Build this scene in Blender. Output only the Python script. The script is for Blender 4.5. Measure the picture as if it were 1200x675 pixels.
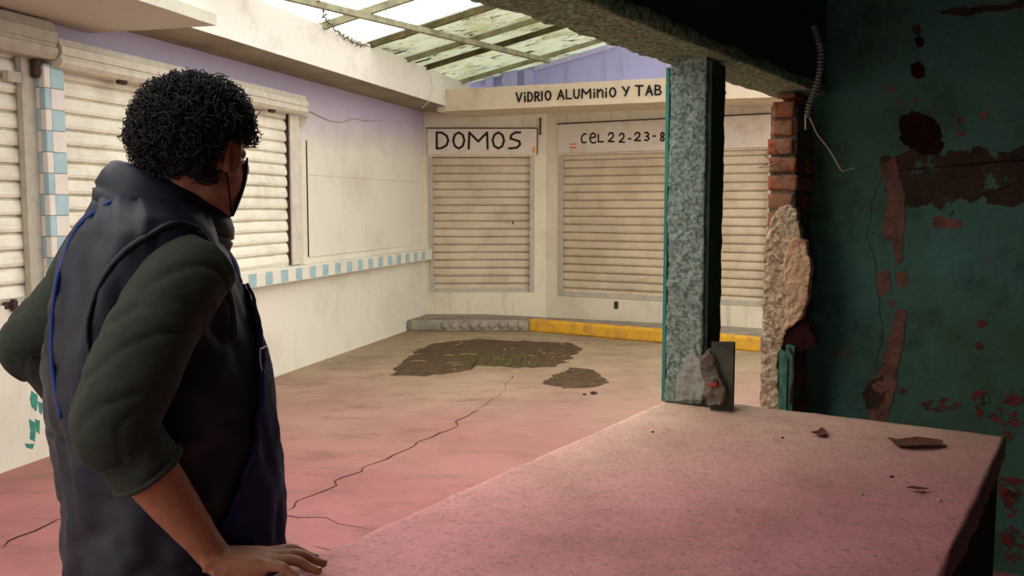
import bpy, bmesh, math, random
from mathutils import Vector, Matrix, noise
from mathutils.bvhtree import BVHTree
random.seed(7)
for o in list(bpy.data.objects): bpy.data.objects.remove(o)
SC = bpy.context.scene
COL = SC.collection
PI = math.pi
V = Vector
# ---------------------------------------------------------------- camera, world, exposure
FPX, PITCH, H = 1090.0, math.radians(5.1), 1.52
cam_d = bpy.data.cameras.new('camera'); cam = bpy.data.objects.new('camera', cam_d); COL.objects.link(cam)
cam.location = (0, 0, H); cam.rotation_euler = (PI/2-PITCH, 0, 0)
cam_d.sensor_width = 36; cam_d.lens = 36*FPX/1200; cam_d.clip_start = .02
SC.camera = cam
W = bpy.data.worlds.new('sky'); SC.world = W; W.use_nodes = True
wb = W.node_tree.nodes['Background']; wb.inputs[0].default_value = (1.0, .985, .955, 1); wb.inputs[1].default_value = 2.3
SC.view_settings.view_transform = 'Standard'; SC.view_settings.look = 'None'
SC.view_settings.gamma = 1; SC.view_settings.use_curve_mapping = False
SC.view_settings.exposure = 0.3

# ---------------------------------------------------------------- measuring helpers
def ray(x, y):
    a = (x-600)/FPX; b = -(y-337.5)/FPX
    return V((a, math.cos(PITCH)+b*math.sin(PITCH), -math.sin(PITCH)+b*math.cos(PITCH)))
C0 = V((0, 0, H))
def atz(x, y, z):
    r = ray(x, y); return C0 + r*((z-H)/r.z)
def atY(x, y, Y):
    r = ray(x, y); return C0 + r*(Y/r.y)
class Frame:
    def __init__(s, o, ang, right=True):      # u runs along azimuth ang (from +Y to +X); n is its right-hand or left-hand normal
        s.o = V(o); s.u = V((math.sin(ang), math.cos(ang), 0)); k = 1 if right else -1
        s.n = V((math.cos(ang), -math.sin(ang), 0))*k
    def P(s, u, n, z): return s.o + s.u*u + s.n*n + V((0, 0, z))
    def uv(s, x, y, off=0):
        r = ray(x, y); q = s.o + s.n*off
        p = C0 + r*((q-C0).dot(s.n)/r.dot(s.n)); return (p-s.o).dot(s.u), p.z
L = Frame((-2.909, 5.170, 0), math.radians(15.17))                       # left wall, normal into the patio
A = Frame((-1.04, 11.83, 0), math.radians(90))                            # back wall behind DOMOS, u to the right, normal to us
B = Frame((.43, 11.83, 0), math.radians(120))                             # right-hand back wall
WA = math.radians(32.7)
Wf = Frame((.52, 3.18, 0), WA)                                             # line of the broken wall, normal into the room
T = Frame((1.36, 4.18, 0), WA+PI/2)                                        # teal wall, u to the right, normal to us

# ---------------------------------------------------------------- object helpers
def obj(name, bm, mat, parent=None, smooth=False):
    me = bpy.data.meshes.new(name)
    bmesh.ops.recalc_face_normals(bm, faces=bm.faces)
    bm.to_mesh(me); bm.free()
    o = bpy.data.objects.new(name, me); COL.objects.link(o)
    for m in (mat if isinstance(mat, (list, tuple)) else [mat]): me.materials.append(m)
    if parent: o.parent = parent
    if smooth: me.polygons.foreach_set('use_smooth', [True]*len(me.polygons))
    return o
def tag(o, label, cat, group=None, kind=None):
    o['label'] = label; o['category'] = cat
    if group: o['group'] = group
    if kind: o['kind'] = kind
    return o
def thing(name, label, cat, group=None):
    o = bpy.data.objects.new(name, None); COL.objects.link(o); o.empty_display_size = .05
    return tag(o, label, cat, group)
def struct(name, bm, mat, smooth=False):
    o = obj(name, bm, mat, None, smooth); o['kind'] = 'structure'; return o
def fbox(bm, F, u0, u1, n0, n1, z0, z1, mi=0):
    vs = [bm.verts.new(F.P(u, n, z)) for z in (z0, z1) for n in (n0, n1) for u in (u0, u1)]
    for q in ((0,1,3,2),(4,6,7,5),(0,4,5,1),(2,3,7,6),(0,2,6,4),(1,5,7,3)):
        f = bm.faces.new([vs[i] for i in q]); f.material_index = mi
    return bm
def bevel(bm, w=.006, seg=2):
    bmesh.ops.bevel(bm, geom=list(bm.edges), offset=w, segments=seg, affect='EDGES', profile=.6); return bm
def rough_box(F, u0, u1, n0, n1, z0, z1, res=.02, amp=.006, big=.0, fr=14, seed=0, keep=None):
    """solid block with broken / granular surface"""
    bm = bmesh.new()
    nu = max(1, round((u1-u0)/res)); nn = max(1, round((n1-n0)/res)); nz = max(1, round((z1-z0)/res))
    cache = {}
    def vert(i, j, k):
        if (i, j, k) in cache: return cache[(i, j, k)]
        u = u0+(u1-u0)*i/nu; n = n0+(n1-n0)*j/nn; z = z0+(z1-z0)*k/nz
        d = V(((i == nu)-(i == 0), (j == nn)-(j == 0), (k == nz)-(k == 0)))
        m = (d.x != 0)+(d.y != 0)+(d.z != 0)
        p = V((u, n, z)) + V((seed, seed*.7, 0))
        w = noise.noise(p*fr)*.6+noise.noise(p*fr*2.7)*.5+noise.noise(p*fr*6)*.35
        g = noise.noise(p*3.1+V((5, 5, 5)))+.6*noise.noise(p*8)
        s = amp*w - big*abs(g)*(1.0 if m > 1 else .45)
        if keep: s *= keep(u, n, z)
        d = d.normalized()*s
        v = bm.verts.new(F.P(u+d.x, n+d.y, z+d.z)); cache[(i, j, k)] = v; return v
    for k in range(nz):
        for i in range(nu):
            for j in (0, nn): bm.faces.new([vert(i,j,k), vert(i+1,j,k), vert(i+1,j,k+1), vert(i,j,k+1)])
        for j in range(nn):
            for i in (0, nu): bm.faces.new([vert(i,j,k), vert(i,j+1,k), vert(i,j+1,k+1), vert(i,j,k+1)])
    for i in range(nu):
        for j in range(nn):
            for k in (0, nz): bm.faces.new([vert(i,j,k), vert(i+1,j,k), vert(i+1,j+1,k), vert(i,j+1,k)])
    return bm
def tube(bm, pts, r, sides=8, cap=True):
    pts = [V(p) for p in pts]; n = len(pts); rs = r if isinstance(r, (list, tuple)) else [r]*n
    t0 = (pts[1]-pts[0]).normalized(); a = t0.orthogonal().normalized(); rings = []
    for i, p in enumerate(pts):
        t = (pts[min(i+1, n-1)]-pts[max(i-1, 0)]).normalized()
        a = (a - t*a.dot(t)).normalized(); b = t.cross(a)
        rings.append([bm.verts.new(p+(a*math.cos(2*PI*k/sides)+b*math.sin(2*PI*k/sides))*rs[i]) for k in range(sides)])
    for i in range(n-1):
        for k in range(sides): bm.faces.new([rings[i][k], rings[i][(k+1) % sides], rings[i+1][(k+1) % sides], rings[i+1][k]])
    if cap: bm.faces.new(rings[0][::-1]); bm.faces.new(rings[-1])
    return bm
def bar(bm, p, q, w, h):
    p = V(p); q = V(q); t = (q-p).normalized(); s = t.cross(V((0, 0, 1))).normalized(); u = s.cross(t)
    vs = [bm.verts.new(c+s*w/2*a+u*h/2*b) for c in (p, q) for a, b in ((-1,-1),(1,-1),(1,1),(-1,1))]
    for f in ((3,2,1,0),(4,5,6,7),(0,1,5,4),(1,2,6,5),(2,3,7,6),(3,0,4,7)): bm.faces.new([vs[i] for i in f])
    return bm
def extrude_poly(bm, F, pts, n0, n1):          # pts are (u, z) on a wall frame
    a = [bm.verts.new(F.P(u, n0, z)) for u, z in pts]; b = [bm.verts.new(F.P(u, n1, z)) for u, z in pts]
    bm.faces.new(b); bm.faces.new(a[::-1]); m = len(pts)
    for i in range(m): bm.faces.new([a[i], a[(i+1) % m], b[(i+1) % m], b[i]])
    return bm
def ragged(pts, step, amp, seed=0, closed=True):
    out = []
    m = len(pts)
    for i in range(m if closed else m-1):
        p = V((*pts[i], 0)); q = V((*pts[(i+1) % m], 0)); k = max(1, int((q-p).length/step))
        for j in range(k):
            c = p.lerp(q, j/k); e = V((c.x, c.y, seed*3.3)); w = V((0, 0, 0))
            for f, g in ((12, 1), (35, .6), (90, .35)):
                w += g*V((noise.noise(e*f), noise.noise(e*f+V((9, 2, 1))), 0))
            c += w*amp; out.append((c.x, c.y))
    return out
def ribbon(bm, F, pts, w, n0, n1):             # painted stroke on a wall frame, round ends
    m = len(pts)
    for i in range(m-1):
        p = V((pts[i][0], pts[i][1])); q = V((pts[i+1][0], pts[i+1][1])); d = (q-p)
        if d.length < 1e-6: continue
        d.normalize(); a0 = math.atan2(d.y, d.x); poly = []
        for k in range(5): a = a0-PI/2+PI*k/4; poly.append((q.x+math.cos(a)*w/2, q.y+math.sin(a)*w/2))
        for k in range(5): a = a0+PI/2+PI*k/4; poly.append((p.x+math.cos(a)*w/2, p.y+math.sin(a)*w/2))
        extrude_poly(bm, F, poly, n0, n1+i*.00003)

# ---------------------------------------------------------------- materials
def lin(c): return tuple(((x/255)/12.92 if x/255 <= .04045 else ((x/255+.055)/1.055)**2.4) for x in c)+(1,)
class M:
    def __init__(s, name, rough=.85, spec=.3):
        s.m = bpy.data.materials.new(name); s.m.use_nodes = True; s.t = s.m.node_tree
        s.b = s.t.nodes['Principled BSDF']; s.b.inputs['Roughness'].default_value = rough
        s.b.inputs['Specular IOR Level'].default_value = spec
        s.co = s.t.nodes.new('ShaderNodeTexCoord').outputs['Object']
    def N(s, typ, **k):
        n = s.t.nodes.new(typ)
        for a, b in k.items(): setattr(n, a, b)
        return n
    def link(s, a, b): s.t.links.new(a, b)
    def noise(s, scale, detail=5, rough=.6, stretch=None, dist=0):
        n = s.N('ShaderNodeTexNoise'); n.inputs['Scale'].default_value = scale; n.inputs['Detail'].default_value = detail
        n.inputs['Roughness'].default_value = rough; n.inputs['Distortion'].default_value = dist
        if stretch:
            mp = s.N('ShaderNodeMapping'); mp.inputs['Scale'].default_value = stretch; s.link(s.co, mp.inputs[0]); s.link(mp.outputs[0], n.inputs[0])
        else: s.link(s.co, n.inputs[0])
        return n.outputs[0]
    def ramp(s, fac, a, b):
        r = s.N('ShaderNodeMapRange'); r.inputs[1].default_value = a; r.inputs[2].default_value = b; r.clamp = True
        s.link(fac, r.inputs[0]); return r.outputs[0]
    def mix(s, fac, a, b):
        n = s.N('ShaderNodeMix', data_type='RGBA')
        if isinstance(fac, (int, float)): n.inputs[0].default_value = fac
        else: s.link(fac, n.inputs[0])
        for v, i in ((a, 6), (b, 7)):
            if isinstance(v, tuple): n.inputs[i].default_value = v
            else: s.link(v, n.inputs[i])
        return n.outputs[2]
    def math(s, op, a, b):
        n = s.N('ShaderNodeMath', operation=op)
        for v, i in ((a, 0), (b, 1)):
            if isinstance(v, (int, float)): n.inputs[i].default_value = v
            else: s.link(v, n.inputs[i])
        return n.outputs[0]
    def pos(s, axis):
        g = s.N('ShaderNodeSeparateXYZ'); s.link(s.co, g.inputs[0]); return g.outputs[axis]
    def color(s, c):
        if isinstance(c, tuple): s.b.inputs[0].default_value = c
        else: s.link(c, s.b.inputs[0])
    def bump(s, h, strength=.3, dist=.01):
        n = s.N('ShaderNodeBump'); n.inputs['Strength'].default_value = strength; n.inputs['Distance'].default_value = dist
        s.link(h, n.inputs['Height']); s.link(n.outputs[0], s.b.inputs['Normal'])
def plaster(name, base, dirt, amt=(.52, .78), sc=2.2, bump=.25, stain=None, rough=.85, fine=40):
    m = M(name, rough)
    c = m.mix(m.ramp(m.noise(sc, 8, .65), *amt), lin(base), lin(dirt))
    c = m.mix(m.math('MULTIPLY', m.ramp(m.noise(fine, 3), .45, .8), .35), c, lin(dirt))
    if stain: c = m.mix(m.math('MULTIPLY', m.ramp(m.noise(3, 6, .6, (3, 3, .35)), .5, .75), .6), c, lin(stain))
    m.color(c); m.bump(m.noise(fine*1.2, 4), bump, .006)
    return m.m
def flat(name, c, rough=.7, spec=.3, var=.12, sc=20, bump=.1, metal=0):
    m = M(name, rough, spec); l = lin(c); d = tuple(x*(1-var*2.5) for x in l[:3])+(1,)
    m.color(m.mix(m.ramp(m.noise(sc, 5), .35, .75), l, d)); m.bump(m.noise(sc*3, 3), bump, .003)
    m.b.inputs['Metallic'].default_value = metal
    return m.m

# walls: cream whitewash, with a lilac coat along the top
def whitewash():
    m = M('cream whitewash', .9)
    c = m.mix(m.ramp(m.noise(1.6, 8, .65), .5, .8), lin((214, 207, 190)), lin((194, 184, 166)))
    z = m.math('ADD', m.pos(2), m.math('MULTIPLY', m.noise(2.5, 4), .5))
    c = m.mix(m.ramp(z, 2.3, 2.75), c, lin((172, 160, 178)))
    c = m.mix(m.math('MULTIPLY', m.ramp(m.noise(3, 7, .7, (4, 4, .5)), .58, .8), .35), c, lin((140, 128, 112)))
    m.color(c); m.bump(m.noise(30, 5), .22, .008); return m.m
def lilac_wash():
    m = M('back wall wash', .9)
    c = m.mix(m.ramp(m.noise(1.6, 8, .65), .48, .8), lin((212, 198, 174)), lin((178, 162, 140)))
    z = m.math('ADD', m.pos(2), m.math('MULTIPLY', m.noise(1.5, 3), .1))
    c = m.mix(m.ramp(z, 2.72, 2.80), c, lin((168, 166, 206)))
    c = m.mix(m.math('MULTIPLY', m.ramp(m.noise(3, 7, .7, (3, 3, .4)), .55, .78), .5), c, lin((116, 100, 84)))
    m.color(c); m.bump(m.noise(30, 5), .2, .008); return m.m
def floor_mat():
    m = M('worn red and sand concrete', .8, .35)
    y = m.math('ADD', m.pos(1), m.math('MULTIPLY', m.noise(.9, 6, .65), 3.0))
    c = m.mix(m.ramp(m.noise(1.1, 8, .7), .4, .72), lin((156, 136, 108)), lin((120, 100, 76)))
    r = m.mix(m.ramp(m.noise(1.6, 8, .65), .4, .75), lin((160, 100, 100)), lin((134, 84, 80)))
    c = m.mix(m.ramp(y, 10.4, 6.0), c, r)
    c = m.mix(m.math('MULTIPLY', m.ramp(m.noise(2.0, 8, .75, (1, 2.2, 1)), .52, .68), .6), c, lin((104, 76, 62)))
    c = m.mix(m.math('MULTIPLY', m.ramp(m.noise(60, 3), .5, .8), .3), c, lin((90, 70, 60)))
    m.color(c); m.bump(m.noise(25, 7, .7), .3, .01); return m.m
def counter_mat():
    m = M('worn red cement counter', .72, .4)
    y = m.math('ADD', m.pos(1), m.math('MULTIPLY', m.noise(1.8, 6, .65), 1.2))
    r = m.mix(m.ramp(m.noise(2.4, 8, .7), .42, .72), lin((216, 142, 142)), lin((176, 110, 106)))
    t = m.mix(m.ramp(m.noise(5, 8, .7), .4, .7), lin((214, 180, 152)), lin((180, 144, 118)))
    c = m.mix(m.ramp(y, 2.6, 3.7), r, t)
    c = m.mix(m.math('MULTIPLY', m.ramp(m.noise(90, 3), .52, .75), .55), c, lin((84, 56, 48)))
    c = m.mix(m.math('MULTIPLY', m.ramp(m.noise(70, 2, .5, (1, 1.6, 1)), .68, .74), .6), c, lin((205, 170, 155)))
    m.color(c); m.bump(m.noise(70, 6, .7), .45, .006); return m.m
def shutter_mat(name, a, b, rust=(120, 90, 66)):
    m = M(name, .6, .4)
    c = m.mix(m.ramp(m.noise(3, 7, .7), .42, .75), lin(a), lin(b))
    c = m.mix(m.math('MULTIPLY', m.ramp(m.noise(7, 7, .75, (.5, .5, 9)), .58, .72), .7), c, lin(rust))
    m.color(c); m.bump(m.noise(12, 4), .12, .006); return m.m
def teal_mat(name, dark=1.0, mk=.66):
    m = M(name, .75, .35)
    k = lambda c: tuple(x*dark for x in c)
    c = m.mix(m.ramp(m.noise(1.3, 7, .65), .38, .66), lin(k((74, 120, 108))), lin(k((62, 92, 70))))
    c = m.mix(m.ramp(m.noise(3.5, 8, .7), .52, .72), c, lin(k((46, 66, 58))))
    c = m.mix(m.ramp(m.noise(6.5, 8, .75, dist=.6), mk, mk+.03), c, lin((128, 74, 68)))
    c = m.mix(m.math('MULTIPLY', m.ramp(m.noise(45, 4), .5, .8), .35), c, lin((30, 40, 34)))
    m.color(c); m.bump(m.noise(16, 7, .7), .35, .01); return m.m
def granular(name, a, b, c3, sc=55):
    m = M(name, .95, .2)
    c = m.mix(m.ramp(m.noise(sc, 6, .75), .42, .58), lin(b), lin(a))
    c = m.mix(m.ramp(m.noise(9, 5, .6), .55, .7), c, lin(c3))
    m.color(c); m.bump(m.noise(sc*1.1, 6, .75), .9, .012); return m.m
MW = whitewash(); MB = lilac_wash(); MF = floor_mat(); MC = counter_mat()
MSH = shutter_mat('cream enamelled steel slats', (226, 221, 202), (190, 182, 160))
MSB = shutter_mat('tan enamelled steel slats', (196, 178, 150), (166, 146, 118), (104, 78, 56))
MST = flat('cream painted steel', (206, 198, 178), .6, .4, .1, 14)
MTAN = flat('tan painted steel', (176, 168, 150), .65, .4, .1, 14)
MSIGN = plaster('white painted sign board', (206, 192, 176), (176, 158, 138), sc=4, bump=.1)
MBEAM = plaster('white limewashed concrete', (214, 208, 196), (176, 168, 154), (.55, .85), 2.5, .25)
MSOF = plaster('shade-toned cream soffit', (150, 140, 118), (112, 102, 82), (.42, .75), 1.8, .2, (118, 102, 78))  # shade under the beam is put into this browner tone
MCAN = plaster('cream canopy soffit', (190, 186, 168), (156, 150, 130), (.5, .8), 1.8, .2)
MBACK = plaster('cream beam paint', (212, 196, 170), (176, 156, 128), (.5, .8), 3, .2)
MINK = flat('black brush paint', (38, 32, 28), .7, .2, .2, 60)
MYEL = plaster('worn yellow kerb paint', (214, 160, 40), (170, 124, 62), (.45, .7), 6, .3)
MGRY = plaster('grey concrete', (150, 140, 124), (108, 98, 84), (.4, .7), 5, .5)
MTB = flat('pale blue glazed tile', (158, 186, 190), .45, .5, .10, 8)
MTW = flat('white glazed tile', (218, 208, 196), .35, .5, .06, 8)
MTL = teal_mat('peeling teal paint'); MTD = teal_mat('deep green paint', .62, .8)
MTS = flat('bright teal paint edge', (58, 134, 118), .6, .3, .15, 12)
MCOL = granular('chipped teal grey concrete', (172, 188, 174), (98, 116, 104), (134, 150, 136), 75)
MLIN = granular('exposed lintel concrete', (176, 206, 168), (92, 116, 88), (142, 158, 122), 60)
MPLA = granular('rough cream plaster', (206, 186, 156), (150, 126, 98), (186, 150, 116), 36)
MPEEL = plaster('exposed pinkish plaster', (136, 92, 82), (96, 64, 56), (.4, .7), 9, .4)
MBRN = plaster('exposed brown render', (84, 64, 52), (46, 44, 36), (.35, .7), 7, .4)
MHOLE = flat('dark red broken hole', (50, 26, 22), .95, .1, .3, 30, .5)
MDIRT = plaster('dark damp soil', (88, 66, 42), (54, 40, 26), (.4, .65), 12, .8)
MCRK = flat('dark crack', (66, 42, 38), .95, .1)
MSTL = flat('mossy painted roof steel', (150, 146, 112), .7, .3, .25, 9)
MSTD = flat('dark mossy roof steel', (84, 76, 38), .8, .3, .3, 9)
MCON = flat('grey flexible conduit', (120, 122, 116), .5, .4)
MWIR = flat('pale bare wire', (190, 176, 160), .5, .4)
MRUST = flat('rusty dark steel', (74, 52, 44), .8, .3, .3, 25)
MGRN = flat('flaked green wood', (70, 120, 100), .7, .3, .3, 18, .3)
MGRASS = flat('sparse green grass', (98, 110, 48), .8, .2, .2, 20)
MSTRAW = flat('dry straw', (186, 160, 110), .8, .2, .2, 20)
MLIT = flat('brown dry leaf', (120, 74, 56), .8, .2, .3, 60)
def brick_mat():
    m = M('broken orange brick', .9, .2)
    c = m.mix(m.ramp(m.noise(9, 6, .6), .36, .54), lin((170, 84, 50)), lin((140, 104, 80)))
    c = m.mix(m.ramp(m.noise(30, 5, .7), .5, .72), c, lin((92, 48, 34)))
    m.color(c); m.bump(m.noise(35, 6, .7), .8, .01); return m.m
MBRK = brick_mat()
MMOR = granular('grey brown mortar', (136, 116, 92), (84, 68, 52), (110, 90, 70), 60)
def roof_mat():
    m = M('dirty translucent fibreglass', .6)
    d = m.ramp(m.noise(1.6, 8, .75, (1, 1, 1)), .5, .72)
    c = m.mix(d, lin((226, 230, 216)), lin((184, 182, 130)))
    c = m.mix(m.ramp(m.noise(4, 8, .75, (1, 3, 1)), .56, .62), c, lin((64, 62, 30)))
    m.color(c)
    tr = m.N('ShaderNodeBsdfTranslucent'); m.link(c, tr.inputs[0])
    mx = m.N('ShaderNodeMixShader'); mx.inputs[0].default_value = .5
    out = [n for n in m.t.nodes if n.type == 'OUTPUT_MATERIAL'][0]
    m.link(m.b.outputs[0], mx.inputs[1]); m.link(tr.outputs[0], mx.inputs[2]); m.link(mx.outputs[0], out.inputs[0])
    return m.m
MROOF = roof_mat()

# ================================================================ SETTING
bm = bmesh.new()
vs = [bm.verts.new(p) for p in ((-7, -3, 0), (7, -3, 0), (7, 13, 0), (-7, 13, 0))]; bm.faces.new(vs)
floor = struct('floor', bm, MF)
# floor cracks
def crack(pxs, w, seed):
    pts = [atz(x, y, 0) for x, y in pxs]; path = []
    for i in range(len(pts)-1):
        k = max(2, int((pts[i+1]-pts[i]).length/.06))
        for j in range(k): path.append(pts[i].lerp(pts[i+1], j/k))
    path.append(pts[-1]); bm = bmesh.new(); prev = None
    for i, p in enumerate(path):
        j = V((noise.noise(p*5+V((seed, 0, 0))), noise.noise(p*5+V((0, seed, 9))), 0))*.07
        ww = w*.6*(.5+abs(noise.noise(p*3+V((seed, 1, 1))))*1.6)*(.25 if i in (0, len(path)-1) else 1)
        t = (path[min(i+1, len(path)-1)]-path[max(i-1, 0)]).normalized(); s = V((-t.y, t.x, 0))
        a = bm.verts.new(p+j+s*ww+V((0, 0, .0015))); b = bm.verts.new(p+j-s*ww+V((0, 0, .0015)))
        if prev: bm.faces.new([prev[0], a, b, prev[1]])
        prev = (a, b)
    obj('floor_crack', bm, MCRK, floor)
crack([(330, 597), (370, 580), (410, 556), (470, 530), (520, 505), (560, 480)], .010, 1)
crack([(330, 600), (380, 608), (428, 618)], .006, 2)
crack([(0, 640), (40, 622), (78, 604)], .012, 3)
crack([(372, 640), (420, 655), (470, 675)], .008, 4)
crack([(560, 480), (590, 462), (600, 440)], .005, 5)

# left wall with two shutter openings
s2a, s2b = L.uv(78, 150, .074)[0]+.01, L.uv(338, 200)[0]
pl_a, pl_b, gd_a = L.uv(55, 150, .074)[0], L.uv(77, 150, .074)[0], L.uv(28, 150, .01)[0]
Z0, Z1 = .95, 2.42
bm = bmesh.new()
fbox(bm, L, -5, 7.3, -.2, 0, 0, Z0)
fbox(bm, L, -5, 7.3, -.2, 0, Z1, 3.0)
fbox(bm, L, gd_a+.05, s2a, -.2, 0, Z0, Z1)
fbox(bm, L, s2b, 7.3, -.2, 0, Z0, Z1)
fbox(bm, L, -5, -2.9, -.2, 0, Z0, Z1)
wall_left = struct('wall_left', bm, MW)
# raised render panel to the right of the window shutter, with its seams
bm = bmesh.new(); u0 = L.uv(359, 200)[0]
fbox(bm, L, u0, 6.75, -.01, .012, 1.03, 2.12); obj('render_panel', bm, MW, wall_left)
bm = bmesh.new(); fbox(bm, L, u0-.002, u0+.002, 0, .0125, 1.03, 2.12); fbox(bm, L, u0, 6.75, 0, .0125, 1.80, 1.802); obj('seam', bm, MCRK, wall_left)
# old green paint remnant low on the left wall
for i, (x, y, w, h) in enumerate(((40, 470, 4, 12), (44, 500, 3, 9), (38, 505, 4, 14), (47, 478, 2, 8), (35, 522, 5, 4))):
    pts = [L.uv(x+w*a, y+h*b) for a, b in ((-1,-1),(1,-.7),(.7,1),(-.8,.6))]
    bm = bmesh.new(); extrude_poly(bm, L, ragged(pts, .015, .012, i), -.001, .002); obj('paint_remnant', bm, MTS, wall_left)

bm = bmesh.new()
tube(bm, [L.P(*[L.uv(x, y, .01)[0], .012, L.uv(x, y, .01)[1]]) for x, y in ((357, 128), (366, 132), (378, 138), (388, 142), (402, 143), (415, 139), (432, 142), (452, 140))], .004, 5)
tag(obj('wall_cable', bm, MTAN), 'thin cable sagging across the lilac wall right of the shutter hood', 'cable')
# back wall, DOMOS part
JA = 1.47
def wall_open(F, ua, ub, oa, ob, za, zb, top, mat, name):
    bm = bmesh.new()
    fbox(bm, F, ua, ub, -.2, 0, 0, za); fbox(bm, F, ua, ub, -.2, 0, zb, top)
    fbox(bm, F, ua, oa, -.2, 0, za, zb); fbox(bm, F, ob, ub, -.2, 0, za, zb)
    return struct(name, bm, mat)
a0 = A.uv(505, 260)[0]; a1 = A.uv(623.5, 260)[0]; az0 = .41; az1 = 2.13
wall_back = wall_open(A, -.6, JA, a0, a1, az0, az1, 2.9, MB, 'wall_back')
b0 = B.uv(656.5, 260)[0]; b1 = B.uv(902, 260)[0]; bz0 = .37; bz1 = 2.14
wall_right_back = wall_open(B, 0, 4.6, b0, b1, bz0, bz1, 2.9, MB, 'wall_right_back')

# raised sidewalk and kerb in front of the back walls
K = [atz(484, 388, 0), atz(620, 388, 0), atz(895, 413, 0)]
K[0].x = -1.255; dk = (K[2]-K[1]).normalized(); K.append(K[1]+dk*5.2)
K[1] = K[1].copy()
bm = bmesh.new()
poly = [K[0], K[1], K[3], B.P(4.6, 0, 0)+V((.6, 0, 0)), V((-1.01, 12.1, 0))]
def prism(bm, pts, z0, z1):
    a = [bm.verts.new((p[0], p[1], z0)) for p in pts]; b = [bm.verts.new((p[0], p[1], z1)) for p in pts]; m = len(pts)
    bm.faces.new(b); bm.faces.new(a[::-1])
    for i in range(m): bm.faces.new([a[i], a[(i+1) % m], b[(i+1) % m], b[i]])
    return bm
prism(bm, poly, -.02, .128)
struct('trim_1', bm, MGRY)
def kerb(p, q, name, mat, label, lumps):
    d = (q-p).normalized(); F = Frame((p.x, p.y, 0), math.atan2(d.x, d.y)); Ln = (q-p).length
    bm = rough_box(F, 0, Ln, -.10, .015, 0, .15 if not lumps else .135, .03, .006, .012, 9, 3)
    if lumps:
        for i in range(9):
            c = F.P(.42+i*.115, .01, .07); m4 = Matrix.Translation(c) @ Matrix.Diagonal((.048+.01*random.random(), .03, .045, 1))
            bmesh.ops.create_icosphere(bm, subdivisions=2, radius=1, matrix=m4)
    o = obj(name, bm, mat, None, True); tag(o, label, 'kerb'); return o
kerb(K[0]+V((.02, 0, 0)), K[1]-V((.01, 0, 0)), 'cobbled_kerb', MGRY, 'grey kerb of rounded stones below the DOMOS shutter', True)
kerb(K[1]+dk*.01, K[3]-dk*.2, 'painted_kerb', MYEL, 'low kerb painted worn yellow along the right back shutter', False)

# ================================================================ ROOF AND BEAMS
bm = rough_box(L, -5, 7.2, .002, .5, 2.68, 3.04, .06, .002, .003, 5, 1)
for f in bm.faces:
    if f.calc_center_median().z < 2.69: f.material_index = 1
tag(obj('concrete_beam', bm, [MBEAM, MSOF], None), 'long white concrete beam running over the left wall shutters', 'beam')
# the soffit's shade is put into the colour of its faces; the beam is one cast
bm = rough_box(L, -4.6, .86, -.01, .93, 2.60, 2.672, .1, .004, .006, 5, 6)
tag(obj('canopy_slab', bm, MCAN), 'flat cream concrete canopy over the nearest left shutter, pointed corner showing', 'canopy')
# back beam over the shop fronts
Pb = atz(512, 131, 2.62); Qb = atz(900, 114, 2.62); db = (Qb-Pb).normalized()
FB = Frame((Pb.x, Pb.y, 0), math.atan2(db.x, db.y), right=True)
FBn = FB.n if FB.n.y < 0 else -FB.n
FB.n = FBn
bm = rough_box(FB, 0, 5.2, -.75, 0, 2.62, 2.875, .1, .004, .008, 5, 2)
back_beam = thing('fascia_beam', 'cream painted concrete fascia beam lettered VIDRIO ALUMINIO above the back shutters', 'beam')
obj('beam', bm, MBACK, back_beam)

ROOF = lambda s, off, dz=0: L.P(s, off, 3.04+.245*(off-.5)+dz)
purlin_specs = [(3.16, 'P'), (4.14, 'D'), (5.09, 'L'), (5.66, 'D'), (6.9, 'L')]
plabels = {3.16: 'pale roof purlin crossing the bright open sky nearest the left beam corner', 4.14: 'mossy roof purlin at the edge between bright sky and green sheets',
           5.09: 'grey purlin in the middle of the green roof sheets',
           5.66: 'dark mossy purlin beneath the green sheets, second from the back wall', 6.9: 'grey purlin carrying the far end of the green sheets at the back wall'}
for s, k in purlin_specs:
    if s < 3: continue
    bm = bmesh.new(); w, h = (.045, .06) if k == 'P' else (.04, .05) if k == 'L' else (.04, .055)
    bar(bm, ROOF(s, .3), ROOF(s, 4.6), w, h)
    tag(obj('roof_purlin', bm, MSTL if k != 'D' else MSTD), plabels[s], 'roof bar', 'purlins of the skylight roof')
def roof_uv(x, y):
    nrm = (L.n*(-.245)+V((0, 0, 1))).normalized(); q = ROOF(0, .5); r = ray(x, y)
    p = C0+r*((q-C0).dot(nrm)/r.dot(nrm)) - L.o; return p.dot(L.u), p.dot(L.n)
so = [roof_uv(x, y) for x, y in ((378, 0), (430, 9), (519, 28), (577, 43), (663, 62))]
offm = sum(o for _, o in so[:4])/4
print('cross bar offs', so)
bm = bmesh.new(); bar(bm, ROOF(so[0][0]-1.2, so[0][1]-.2, -.05), ROOF(so[3][0]+1.75, so[3][1]+.2, -.05), .05, .05)
tag(obj('roof_rafter', bm, MSTL), 'long grey roof bar running away under the purlins', 'roof bar')
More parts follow.
